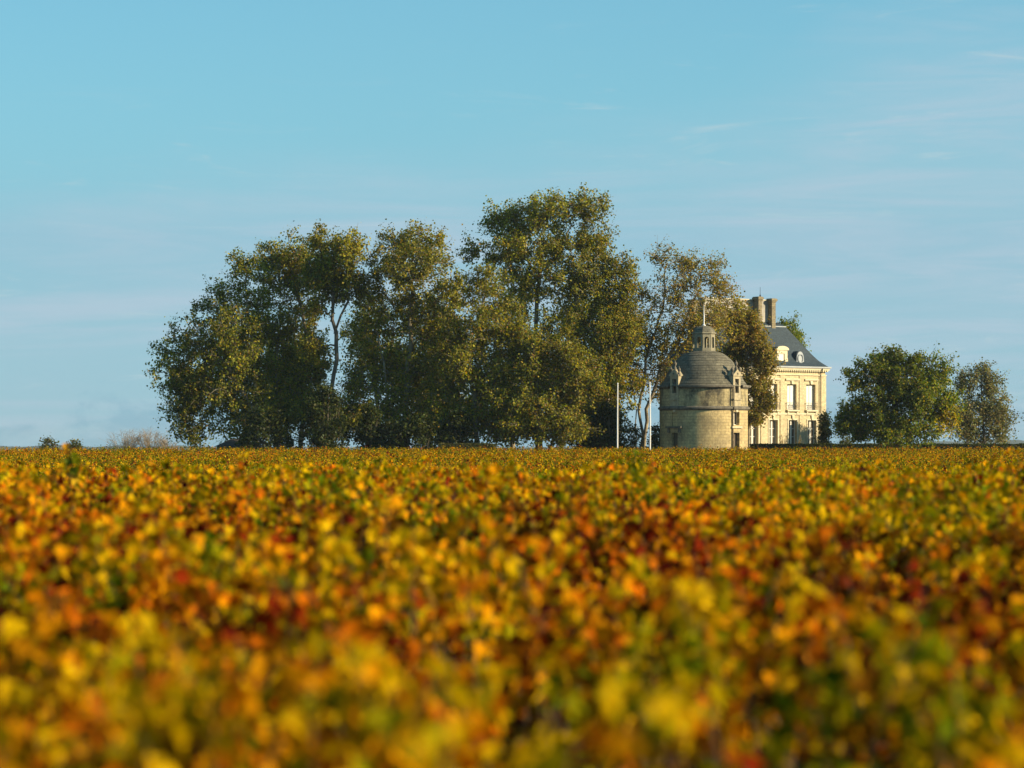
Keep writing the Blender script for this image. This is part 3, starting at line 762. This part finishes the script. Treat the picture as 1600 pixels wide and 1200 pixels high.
GRV = 'tall trees of the grove'
OL = (3,4,3.2,1.6,.8)
tree('plane_tree', 'broad plane tree with boughs drooping to the ground at the open end of the grove', 'tree', 300, 398,
     [(378,422,26,30),(343,470,40,38),(400,490,36,45),(300,530,45,32),(278,580,38,36),(350,560,55,45),(288,650,26,42),(330,615,46,45),(396,590,40,50),(362,515,46,42),(258,555,20,26),(312,675,28,22),(290,610,30,40),(385,640,40,30)],
     11, 290, 66, w=(4,4.5,2.5,.9,.7), stems=[[(399,707),(400,610),(392,520),(384,450)],[(399,650),(365,585),(330,540)]], trunk_r=.45, group=GRV)
tree('plane_tree', 'leafy plane tree between the drooping broad one and the one with a bare leaning trunk', 'tree', 304, 497,
     [(445,398,40,28),(428,440,38,36),(472,440,26,45),(450,505,44,42),(438,570,42,45),(478,580,30,32),(458,620,35,30),(440,645,40,26)],
     12, 200, 78, w=(3,4,3.6,2,.8), stems=[[(499,707),(498,620),(488,555),(470,480),(455,430)],[(430,707),(432,600),(436,500)]], trunk_r=.36, group=GRV)
tree('plane_tree', 'slender plane tree with a bare leaning trunk showing against the sky', 'tree', 298, 519,
     [(515,382,28,24),(546,396,22,28),(508,425,32,28),(552,438,20,22),(528,450,26,20),(494,478,18,18),(492,540,18,22)],
     13, 135, 66, w=(2,3.5,4,2.6,1), stems=[[(516,707),(520,640),(518,605),(526,560),(524,520),(519,480),(523,440),(521,410)],[(524,520),(540,470),(548,430)]], trunk_r=.28, group=GRV, jag=.5, bark='bark_dark')
tree('plane_tree', 'full crowned plane tree with lemon tinged top in the middle of the grove', 'tree', 300, 632,
     [(640,378,42,26),(686,392,24,24),(606,408,30,32),(650,430,56,38),(588,465,34,38),(640,500,56,46),(698,465,26,45),(572,525,30,36),(612,570,54,42),(562,590,22,28),(662,580,45,46),(622,632,42,36),(690,540,32,45),(650,655,45,28)],
     14, 310, 80, w=(2.4,4,4,2.4,.9), stems=[[(632,707),(636,600),(642,500),(644,420)],[(615,707),(605,610),(590,520)]], trunk_r=.42, group=GRV)
tree('plane_tree', 'lower olive green tree hanging to the ground before the tallest tree', 'tree', 296, 745,
     [(752,448,36,22),(738,500,50,42),(792,520,38,46),(718,570,44,46),(782,600,52,46),(700,622,30,42),(828,560,34,45),(748,652,42,32),(715,660,36,26),(790,660,36,26)],
     15, 250, 82, w=(2.6,4.4,4,2,1.2), stems=[[(745,707),(742,640),(752,540),(756,470)]], trunk_r=.36, group=GRV)
tree('plane_tree', 'tallest plane tree with a rounded dense top above the rest of the grove', 'tree', 306, 850,
     [(862,330,50,26),(915,326,34,24),(802,348,38,26),(850,378,66,38),(930,380,34,42),(788,395,32,30),(738,396,14,18),(900,436,60,42),(968,440,28,42),(828,440,36,32),(950,500,42,46),(882,512,42,36),(860,570,40,40)],
     16, 340, 84, w=(3,4.4,3.6,1.8,.7), stems=[[(840,707),(836,600),(838,480),(845,400)],[(880,707),(884,600),(900,480),(910,390)]], trunk_r=.46, group=GRV)
tree('plane_tree', 'bushy grey green tree with pale crooked boughs before the tallest tree', 'tree', 294, 866,
     [(862,545,44,42),(850,610,54,42),(902,590,36,46),(828,652,50,38),(882,662,44,32),(800,640,34,42),(850,672,50,20)],
     17, 170, 85, w=(2.6,4,3.6,2,1.6), stems=[[(850,707),(880,650),(905,610)],[(846,707),(842,640),(838,560)]], trunk_r=.3, group=GRV)
tree('plane_tree', 'ragged olive tree behind the flagpole farther from the tower', 'tree', 302, 945,
     [(958,535,38,46),(928,585,36,42),(965,600,30,42),(908,640,26,34),(945,640,24,28),(985,500,20,40),(930,660,36,22)],
     18, 150, 78, w=(2,3.6,4,2.4,1.6), stems=[[(945,707),(950,620),(958,540)]], trunk_r=.3, group=GRV)
BR = [(.13,.13,.020), (.20,.18,.026), (.27,.215,.030), (.30,.20,.034), (.25,.14,.030)]
tree('plane_tree', 'thinning golden brown plane tree with several bare stems behind the round tower', 'tree', 306, 1003,
     [(1040,404,28,20),(1092,420,42,22),(1122,448,24,30),(1060,450,42,28),(1018,478,28,32),(1082,490,50,32),(1010,540,30,36),(1060,540,42,38),(1030,590,26,36),(990,585,18,36),(1105,515,36,34),(1128,484,26,24)],
     19, 240, 36, .25, w=(2,3,3,2.4,1.2), pal=BR, stems=[[(1000,707),(1001,640),(1010,560),(1036,480),(1038,430)],[(1006,707),(1012,640),(1030,580),(1065,520),(1095,450)],[(994,707),(993,640),(985,590)]], trunk_r=.32, group=GRV, jag=.6)
tree('plane_tree', 'rust brown tree hanging between the round tower and the house', 'tree', 318, 1166,
     [(1160,512,32,20),(1172,545,32,32),(1148,560,22,28),(1182,590,24,32),(1190,628,17,28),(1174,645,16,26),(1198,560,10,28),(1150,494,30,12)],
     20, 150, 100, .25, w=(1.6,3,3.4,2.6,1.5), pal=BR, stems=[[(1172,707),(1170,640),(1166,560),(1160,520)]], trunk_r=.26, spread=.8)
GR2 = [(.085,.125,.012), (.135,.172,.014), (.21,.22,.018), (.31,.26,.02), (.40,.28,.015)]
tree('broadleaf_tree', 'round dark green tree standing alone past the house, yellowing low on one side', 'tree', 305, 1400,
     [(1385,562,26,16),(1428,566,34,20),(1352,590,32,26),(1458,592,26,28),(1402,610,56,38),(1335,650,26,26),(1372,648,46,34),(1440,638,42,34),(1478,640,18,36),(1320,665,14,16),(1405,668,28,16),(1350,672,26,16),(1395,682,42,13),(1445,676,34,14)],
     21, 250, 92, .26, w=(3.5,4,2.4,1.2,.5), pal=GR2, stems=[[(1401,707),(1402,660),(1400,610),(1405,580)],[(1402,675),(1430,645),(1455,610)]], trunk_r=.36, bark='bark_dark', spread=.85, jag=.5, accent=(1482, 658, 25, (.40,.29,.012)))
tree('broadleaf_tree', 'sparse grey brown tree with two pointed tops beside the round dark tree', 'tree', 328, 1536,
     [(1533,584,12,17),(1511,600,15,22),(1550,608,18,22),(1535,642,36,22),(1562,658,18,26),(1508,660,20,28),(1540,680,36,12)],
     22, 130, 62, .25, w=(2.4,3,3,2.4,1.2), pal=[(.11,.125,.040),(.17,.18,.055),(.23,.22,.075),(.26,.22,.08),(.22,.155,.06)], stems=[[(1537,707),(1536,640),(1534,590)],[(1512,707),(1513,650),(1512,605)]], trunk_r=.2, bark='bark_dark')
tree('broadleaf_tree', 'green tree top showing over the roof behind the house', 'tree', 372, 1232,
     [(1236,528,20,22),(1224,514,13,12),(1246,542,12,14),(1232,570,24,40),(1230,640,26,40)],
     23, 90, 85, .27, w=(3,4,3,1,.4), pal=GR2, stems=[[(1232,707),(1232,600),(1234,540)]], trunk_r=.3, bark='bark_dark')
# deeper trees closing the grove
BK = 'deeper trees filling the back of the grove'
for i, (b, lobes, lab) in enumerate([
        (380, [(380,560,55,55),(350,610,50,45),(420,620,45,40),(390,660,50,26)], 'shaded plane tree behind the broad drooping one'),
        (470, [(470,560,36,45),(460,620,45,40),(500,650,45,30)], 'shaded plane tree behind the bare leaning trunk'),
        (590, [(575,520,40,50),(610,580,60,55),(560,640,45,40),(600,660,50,28)], 'shaded plane tree behind the full crowned one'),
        (690, [(690,520,55,55),(680,600,50,50),(730,630,45,40),(690,660,50,28)], 'shaded plane tree filling the gap between full crowned and lower olive trees'),
        (800, [(800,480,50,50),(790,570,60,60),(830,630,50,45),(790,665,50,25)], 'shaded plane tree directly behind the lower olive tree'),
        (930, [(930,480,50,55),(930,570,50,55),(900,630,45,40),(945,660,40,26)], 'shaded plane tree behind the ragged olive tree')]):
    tree('plane_tree', lab, 'tree', 322, b, lobes, 40 + i, 110, 74, .30, w=(5,4,2,.6,.6), trunk_r=.36, group=BK, spread=1.15)

# ------------------------------------------------------------------ shrubs and hedges
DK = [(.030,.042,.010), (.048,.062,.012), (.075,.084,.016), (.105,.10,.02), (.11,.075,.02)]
def shrub(name, label, D, px, py, wpx, seed, n=900, pal=DK, w=(4,4,2,1,.4), leaf=.22, cone=False, cat='shrub', group=None, dens=1.0, rim=.6):
    """leafy shrub: stems from the foot, leaves spread through an uneven dome or cone; py: top row"""
    rng = np.random.default_rng(seed); k = D / F; g = float(G(D)); hgt = Z(py, D) - g; rx = wpx / 2 * k
    o = empty(name, (X(px, D), D, g - .05)); st = MB(); tips = []
    for i in range(int(18 * dens)):
        a_ = rng.uniform(0, 6.283); q_ = rng.uniform(0, 1) ** .5
        zt_ = hgt * rng.uniform(.25, .98)
        rmax = rx * ((1 - zt_ / hgt) * 1.15 + .12 if cone else math.sqrt(max(.05, 1 - (zt_ / hgt) ** 2 * .85)))
        e_ = Vector((math.cos(a_) * q_ * rmax, math.sin(a_) * q_ * rmax * .9, zt_)); b_ = Vector((e_.x * .25, e_.y * .25, 0))
        m_ = b_.lerp(e_, .5) + Vector((e_.x * .12, e_.y * .12, .05)); st.tube([b_, m_, e_], [.05, .035, .012], 4)
        tips.append(e_)
    st.build('stems', MAT['bark_dark'], o)
    nc = int(46 * dens); cz = hgt * rng.uniform(.05, 1, nc) ** .85; a_ = rng.uniform(0, 6.283, nc)
    prof_ = ((1 - cz / hgt) * 1.05 + .10) if cone else np.sqrt(np.clip(1 - (cz / hgt) ** 2.2 * .9, .05, 1))
    q_ = rng.uniform(0, 1, nc) ** (.5 if rim else .5) * prof_ * rx * .92
    cc = np.stack([np.cos(a_) * q_, np.sin(a_) * q_ * .9, cz - .12], 1)
    ci = rng.integers(0, nc, n); P = cc[ci] + rng.normal(0, .16 * rx ** .5 + .10, (n, 3)); ok = P[:, 2] > .05
    nr = unit(P) * .7 + rng.normal(0, .7, (n, 3)) + np.array([0, 0, .3]); tp = rng.normal(0, .7, (n, 3)) + np.array([0, 0, -.3])
    cl = pick_colors(rng, pal, w, n) * np.clip(1 + rng.normal(0, .15, nc), .6, 1.5)[ci][:, None]
    leaves('foliage', P[ok], (leaf * rng.uniform(.6, 1.3, n))[ok], nr[ok], tp[ok], cl[ok], MAT['tree_leaf'], o)
    return tag(o, label, cat, group)
SG = 'dark shrubs under the grove'
OLV = [(0.068,0.074,0.022), (0.101,0.108,0.027), (0.149,0.135,0.038), (0.176,0.142,0.041), (0.162,0.108,0.041)]
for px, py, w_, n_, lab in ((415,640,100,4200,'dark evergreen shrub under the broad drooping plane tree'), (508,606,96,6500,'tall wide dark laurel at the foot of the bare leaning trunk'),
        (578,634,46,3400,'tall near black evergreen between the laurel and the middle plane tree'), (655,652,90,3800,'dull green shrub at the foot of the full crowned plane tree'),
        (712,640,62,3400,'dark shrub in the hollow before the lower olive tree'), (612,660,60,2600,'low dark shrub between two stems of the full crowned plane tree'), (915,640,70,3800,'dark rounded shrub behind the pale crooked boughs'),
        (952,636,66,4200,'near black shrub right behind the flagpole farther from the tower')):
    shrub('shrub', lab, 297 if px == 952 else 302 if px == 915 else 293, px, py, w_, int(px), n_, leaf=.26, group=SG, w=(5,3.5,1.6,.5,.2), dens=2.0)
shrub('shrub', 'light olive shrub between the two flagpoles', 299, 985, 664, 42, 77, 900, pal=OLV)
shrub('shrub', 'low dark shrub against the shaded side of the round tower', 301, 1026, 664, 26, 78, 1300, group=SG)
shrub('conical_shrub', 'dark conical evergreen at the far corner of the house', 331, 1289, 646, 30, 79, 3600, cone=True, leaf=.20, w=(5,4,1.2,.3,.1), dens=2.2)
shrub('shrub', 'olive brown bushes beyond the conical evergreen', 345, 1322, 681, 36, 80, 800, pal=OLV)
shrub('broadleaf_tree', 'tiny distant round bush tree standing alone beyond the vine tops', 420, 75, 683, 32, 81, 700, pal=OLV, leaf=.3, cat='tree')
shrub('shrub', 'low olive thicket beside the tiny distant bush tree', 420, 116, 690, 40, 82, 700, pal=OLV, leaf=.3)
shrub('shrub', 'low clump of green at the grove edge by the shed', 305, 440, 672, 50, 83, 1600, group=SG)

def hedge(label, D, px0, px1, py, dep, seed, pal, w, n):
    rng = np.random.default_rng(seed); g = float(G(D)); x0, x1 = X(px0, D), X(px1, D); h_ = Z(py, D) - g
    o = empty('trimmed_hedge', ((x0 + x1) / 2, D, g - .03)); hw = (x1 - x0) / 2
    fc = rng.choice(3, n, p=(.42, .42, .16))
    P = np.stack([rng.uniform(-hw, hw, n), rng.uniform(-dep/2, dep/2, n), rng.uniform(.05, h_, n)], 1)
    P[fc == 0, 1] = -dep/2 + np.abs(rng.normal(0, .06, (fc == 0).sum())); P[fc == 1, 2] = h_ - np.abs(rng.normal(0, .05, (fc == 1).sum()))
    P[:, 2] += .03 * snoise(P[:, :1], seed, 2.5)
    nr = rng.normal(0, .6, (n, 3)) + np.where((fc == 1)[:, None], [[0, 0, 1.]], [[0, -1., .2]])
    MB().box(-hw + .05, hw - .05, -dep/2 + .12, dep/2 - .12, 0, h_ - .12).build('dark_core', MAT['bark_dark'], o)  # solid dark box filling the inside of the hedge
    leaves('foliage', P, .12 * rng.uniform(.6, 1.3, n), nr, rng.normal(0, 1, (n, 3)), pick_colors(rng, pal, w, n), MAT['tree_leaf'], o)
    tag(o, label, 'hedge')
hedge('long clipped green hedge along the vines before the house', 312, 1172, 1640, 693.6, 1.4, 90, DK, (3,4,3,1,.2), 26000)
hedge('short flat topped hedge before the middle of the grove', 291, 686, 776, 693.2, 1.2, 91, OLV, (3,4,2,1,.5), 7000)

# bare shrubs
for i, (px, py, wd, n_, lab) in enumerate(((196,668,58,34,'leafless tawny shrub beyond the vines, nearest the distant bush tree'), (235,664,52,38,'tallest leafless tawny shrub beyond the vines'), (262,680,30,16,'small leafless shrub beside the drooping plane tree'))):
    rng = random.Random(100 + i); D = 345.0; g = float(G(D)); h_ = Z(py, D) - g; k = D / F
    o = empty('bare_shrub', (X(px, D), D, g - .05)); mb = MB(); tw = MB()
    for s_ in range(n_):
        a_ = rng.uniform(0, 6.283); q_ = math.sqrt(rng.random()) * wd / 2 * k
        e_ = Vector((math.cos(a_) * q_, math.sin(a_) * q_, h_ * rng.uniform(.75, 1.0) * math.sqrt(1 - .6 * (q_ / (wd / 2 * k)) ** 2))); b_ = Vector((e_.x * .25, e_.y * .25, 0))
        m_ = b_.lerp(e_, .5) + Vector((rng.gauss(0, .12), rng.gauss(0, .12), .1)); mb.tube([b_, m_, e_], [.03, .02, .008], 4)
        for _ in range(22):
            t = rng.uniform(.2, .98); p_ = (b_.lerp(m_, t * 2) if t < .5 else m_.lerp(e_, t * 2 - 1))
            f_ = p_ + Vector((rng.gauss(0, .42) + e_.x * .12, rng.gauss(0, .4), rng.uniform(.1, .6))); tw.tube([p_, f_], [.014, .005], 3)
    mb.build('stems', MAT['twig'], o); tw.build('twigs', MAT['twig'], o)['kind'] = 'stuff'
    tag(o, lab, 'shrub', 'leafless shrubs beyond the vines')
# dry stalks against the house front
for i, (px, py, n_, lab) in enumerate(((1224,676,9,'fan of dry brown stalks before the house, between two french windows'), (1250,678,6,'few thin dry stalks before the house near its drainpipe'))):
    rng = random.Random(200 + i); D = 320.0; g = float(G(D)); h_ = Z(py, D) - g
    o = empty('dry_plant', (X(px, D), D, g - .03)); mb = MB(); lf = []
    for s_ in range(n_):
        e_ = Vector((rng.uniform(-.55, .55), rng.uniform(-.2, .2), h_ * rng.uniform(.7, 1.0))); mb.tube([(e_.x * .2, e_.y * .2, 0), (e_.x * .5, e_.y, e_.z * .55), e_], [.03, .024, .012], 4)
        for _ in range(6): lf.append(Vector((e_.x * .5, e_.y, e_.z * .55)).lerp(e_, rng.random()))
    mb.build('stalks', MAT['twig'], o); r2 = np.random.default_rng(i); N = len(lf)
    leaves('leaf_tufts', np.array(lf), np.full(N, .14), r2.normal(0, 1, (N, 3)), r2.normal(0, 1, (N, 3)), pick_colors(r2, BR, (1,2,3,3,2), N), MAT['tree_leaf'], o)
    tag(o, lab, 'plant', 'dry plants before the house')

# shed at the foot of the broad plane tree
D = 309.0; k = D / F; g = float(G(D)); sx0, sx1 = X(334, D), X(404, D)
shed = empty('shed', ((sx0 + sx1) / 2, D, g)); hw = (sx1 - sx0) / 2; ze_, zr_ = Z(696.5, D) - g, Z(686, D) - g
MB().box(-hw + .3, hw - .3, .3, 4.2, -.1, ze_).build('walls', MAT['ledge'], shed)
MB().add([(-hw,0,ze_-.1),(hw,0,ze_-.1),(hw,4.5,ze_-.1),(-hw,4.5,ze_-.1),(-hw+1.6,2.2,zr_),(hw-1.6,2.2,zr_)], [(0,1,5,4),(1,2,5),(2,3,4,5),(3,0,4),(3,2,1,0)]).build('roof', MAT['tile'], shed)
tag(shed, 'low shed with dark hipped roof under the broad drooping plane tree', 'shed')

# ------------------------------------------------------------------ vineyard
VPAL = np.array([(.098,.135,.001), (.23,.20,.001), (.50,.305,.001), (.55,.225,.001), (.46,.115,.001), (.17,.018,.001), (.045,.006,.001), (.10,.04,.002)])
def vine_colors(rng, x, y, N, shift=0.0, jit=.55):
    """ripeness changes from plant to plant: greenish, yellow, orange or dark red"""
    v = np.stack([np.floor(x / 1.0), np.floor(y / 1.0)], 1)
    p = np.stack([x, y], 1)
    r = 1.7 * np.clip(snoise(p, 311, .75) - .52, 0, 1) * 2.6 + 1.0 * snoise(p * 1.1, 301, 1.0) + .95 * snoise(v * 5.3, 303, 1.0) + rng.normal(0, jit, N) - .18 + shift
    W = np.zeros((N, 8)); c = (-1.9, -1.0, -.2, .45, 1.1, 1.8, 2.4)
    for i, m in enumerate(c): W[:, i] = np.exp(-.5 * ((r - m) / .42) ** 2)
    W[:, 2] *= 1.35; W[:, 3] *= 1.3; W[:, 0] *= .8; W[:, 5] *= .5; W[:, 6] *= .6; W[:, 7] = .10
    W /= W.sum(1, keepdims=True); cs = np.cumsum(W, 1); k = (rng.random(N)[:, None] > cs).sum(1).clip(0, 7)
    return np.clip(VPAL[k] * (1 + rng.normal(0, .22, (N, 1))), .004, .8)

def vine_rows(rows, per_m, lpershoot, size, seed, near, height=.92):
    rng = np.random.default_rng(seed); Bs = []
    for y in rows:
        half = .178 * y * 1.12 + 1.6; n = int(2 * half * per_m)
        x = rng.uniform(-half, half, n); Bs.append(np.stack([x, y + rng.normal(0, .10, n)], 1))
    B = np.concatenate(Bs); n = len(B)
    vig = 1 + (.24 if near else .08) * snoise(B, seed + 1, 2.2) + (.12 if near else .04) * snoise(B, seed + 2, .6) + rng.normal(0, .13, n) + (rng.random(n) < .05) * np.where(B[:, 1] < 22, .22, 0)
    keepm = rng.random(n) < np.clip((.85 if near else 1.6) + .85 * snoise(B, seed + 3, 2.0), np.where(B[:, 1] < 20, .48, .25), 1)
    B, vig = B[keepm], vig[keepm]; n = len(B)
    ln = height * vig * rng.uniform(.72, 1.08, n)
    tilt = rng.normal(0, .15, (n, 2)); bend = rng.normal(0, .18, (n, 2)) + unit(tilt) * .08
    g = G(B[:, 1])
    def at(i, u):
        xy = B[i] + tilt[i] * (ln[i] * u)[:, None] + bend[i] * (ln[i] * u ** 2.4)[:, None] * .7
        z = g[i] + .38 + ln[i] * u * (1 - .16 * u ** 2)
        return np.column_stack([xy, z])
    ci = np.repeat(np.arange(n), lpershoot); N = len(ci)
    u = (rng.uniform(.12, 1.0, N)) ** .70
    ang = rng.uniform(0, 6.283, N); off = np.column_stack([np.cos(ang), np.sin(ang), rng.normal(-.1, .3, N)])
    P = at(ci, u) + off * rng.uniform(.02, .10, N)[:, None]
    nr = off * .6 + rng.normal(0, .6, (N, 3)) + np.array([.05, -.05, .15])
    tp = off * .6 + rng.normal(0, .35, (N, 3)) + np.array([0, 0, -.75])
    col = vine_colors(rng, B[ci, 0], B[ci, 1], N, 0.0 if near else -.50, .55 if near else .75) * (1.0 if near else .88)
    sz = size * rng.uniform(.6, 1.25, N)
    return B, at, n, P, sz, nr, tp, col

# near slope: every leaf lobed and folded, shoots and stems as real canes
B, at, n, P, sz, nr, tp, col = vine_rows(np.arange(4.6, 52, 1.2), 13, 22, .086, 500, True)
vine = empty('vineyard_near_slope', (0, 28, float(G(28))))
tag(vine, 'mass of blurred autumn grapevines, orange, yellow, green and dark red, on the near slope', 'grapevines', kind='stuff')
off = np.array(vine.location)
fo = leaves('foliage', P - off, sz, nr, tp, col, MAT['vine_leaf'], vine, (LEAF_V, LEAF_VF)); fo['kind'] = 'stuff'
# canes: 3 sided tubes with three rings
i_ = np.arange(n); rings = [at(i_, np.full(n, u_)) - off for u_ in (0.0, .5, 1.0)]
tri = np.array([(1, 0, 0), (-.5, .87, 0), (-.5, -.87, 0)])
V = np.concatenate([(rg[:, None, :] + tri[None] * r_) for rg, r_ in zip(rings, (.006, .005, .002))], 1).reshape(-1, 3)
fq = np.array([(a_ * 3 + k_, a_ * 3 + (k_ + 1) % 3, a_ * 3 + 3 + (k_ + 1) % 3, a_ * 3 + 3 + k_) for a_ in range(2) for k_ in range(3)])
cn = np_mesh('canes', V, (fq[None] + (np.arange(n) * 9)[:, None, None]).reshape(-1, 4), MAT['cane'], vine); cn['kind'] = 'stuff'
rng = np.random.default_rng(7); st = MB()
for y in np.arange(4.6, 52, 1.2):
    half = .178 * y * 1.1 + 1.4
    for x in np.arange(-half, half, 1.0):
        x_ = x + rng.normal(0, .08); g_ = float(G(y)); st.tube([Vector((x_, y, g_ - .05)) - Vector(off), Vector((x_ + rng.normal(0, .04), y, g_ + .22)) - Vector(off), Vector((x_ + rng.normal(0, .08), y, g_ + .44)) - Vector(off)], [.032, .026, .03], 5)
s_ = st.build('stems', MAT['cane'], vine); s_['kind'] = 'stuff'
rng = np.random.default_rng(71); N = 26000
yy_ = 4.2 + 26 * rng.random(N) ** .8; xx_ = rng.uniform(-1, 1, N) * (.2 * yy_ + 1.6)
PL_ = np.column_stack([xx_, yy_, G(yy_) + rng.uniform(.01, .16, N)]) - off
lt = leaves('leaf_litter', PL_, .10 * rng.uniform(.6, 1.3, N), rng.normal(0, .5, (N, 3)) + np.array([0, 0, 1.]), rng.normal(0, 1, (N, 3)),
            pick_colors(rng, [(.10,.05,.006), (.16,.085,.008), (.09,.10,.006), (.05,.02,.004)], (3, 2, 3, 2), N), MAT['vine_leaf'], vine); lt['kind'] = 'stuff'
# far slope
B, at, n, P, sz, nr, tp, col = vine_rows(np.arange(86, 289, 1.25), 3.6, 7, .115, 600, False, .98)
far = empty('vineyard_far_slope', (0, 200, float(G(200))))
tag(far, 'even carpet of golden olive grapevines rising to the tower and grove', 'grapevines', kind='stuff')
off = np.array(far.location)
fo = leaves('foliage', P - off, sz, nr, tp, col, MAT['vine_leaf'], far); fo['kind'] = 'stuff'

# one stray shoot that stands clear of the near vines
D = 34.0; rng = np.random.default_rng(9); g_ = float(G(D)); x_ = X(106, D); ht = Z(688, D) - g_
sh_ = empty('vine_shoot', (x_, D, g_ - .02))
pts = [Vector((.06, 0, 0)), Vector((.05, 0, .6)), Vector((.02, 0, 1.1)), Vector((.03, .01, ht - .2)), Vector((-.01, 0, ht))]
MB().tube(pts, [.012, .010, .008, .006, .003], 5).build('cane', MAT['cane'], sh_)
for z_, dx, s_, c_ in ((ht - .02, -.02, .10, (.60,.27,.015)), (ht - .10, -.01, .09, (.55,.2,.015)), (ht - .13, .07, .11, (.07,.085,.003)), (ht - .2, .09, .11, (.08,.09,.003)), (ht - .2, .02, .13, (.10,.12,.012)), (ht - .3, .07, .14, (.13,.15,.012)),
                    (ht - .36, .0, .13, (.10,.07,.012)), (ht - .44, .08, .13, (.5,.3,.015)), (ht - .5, .1, .12, (.5,.22,.015)), (ht - .6, .02, .13, (.4,.12,.01))):
    leaves('leaf', np.array([(dx, 0, z_)]), np.array([s_]), np.array([(rng.normal(.3, .3), -1, .3)]), np.array([(rng.normal(0, .4), 0, -1.)]), np.array([c_]), MAT['vine_leaf'], sh_, (LEAF_V, LEAF_VF))
tag(sh_, 'tall stray vine shoot with an orange leaf, standing clear of the blurred vines', 'vine shoot')

# ------------------------------------------------------------------ air
m = bpy.data.materials.new('pale_air'); m.use_nodes = True; m.node_tree.nodes.clear()
ou = m.node_tree.nodes.new('ShaderNodeOutputMaterial'); pv = m.node_tree.nodes.new('ShaderNodeVolumePrincipled')
pv.inputs['Color'].default_value = (.72, .86, .95, 1); pv.inputs['Density'].default_value = .00006; pv.inputs['Anisotropy'].default_value = .2
m.node_tree.links.new(pv.outputs[0], ou.inputs['Volume'])
tag(MB().box(-3100, 3100, -80, 6100, -16, 34).build('haze', m), 'thin pale air over the vineyard', kind='stuff')
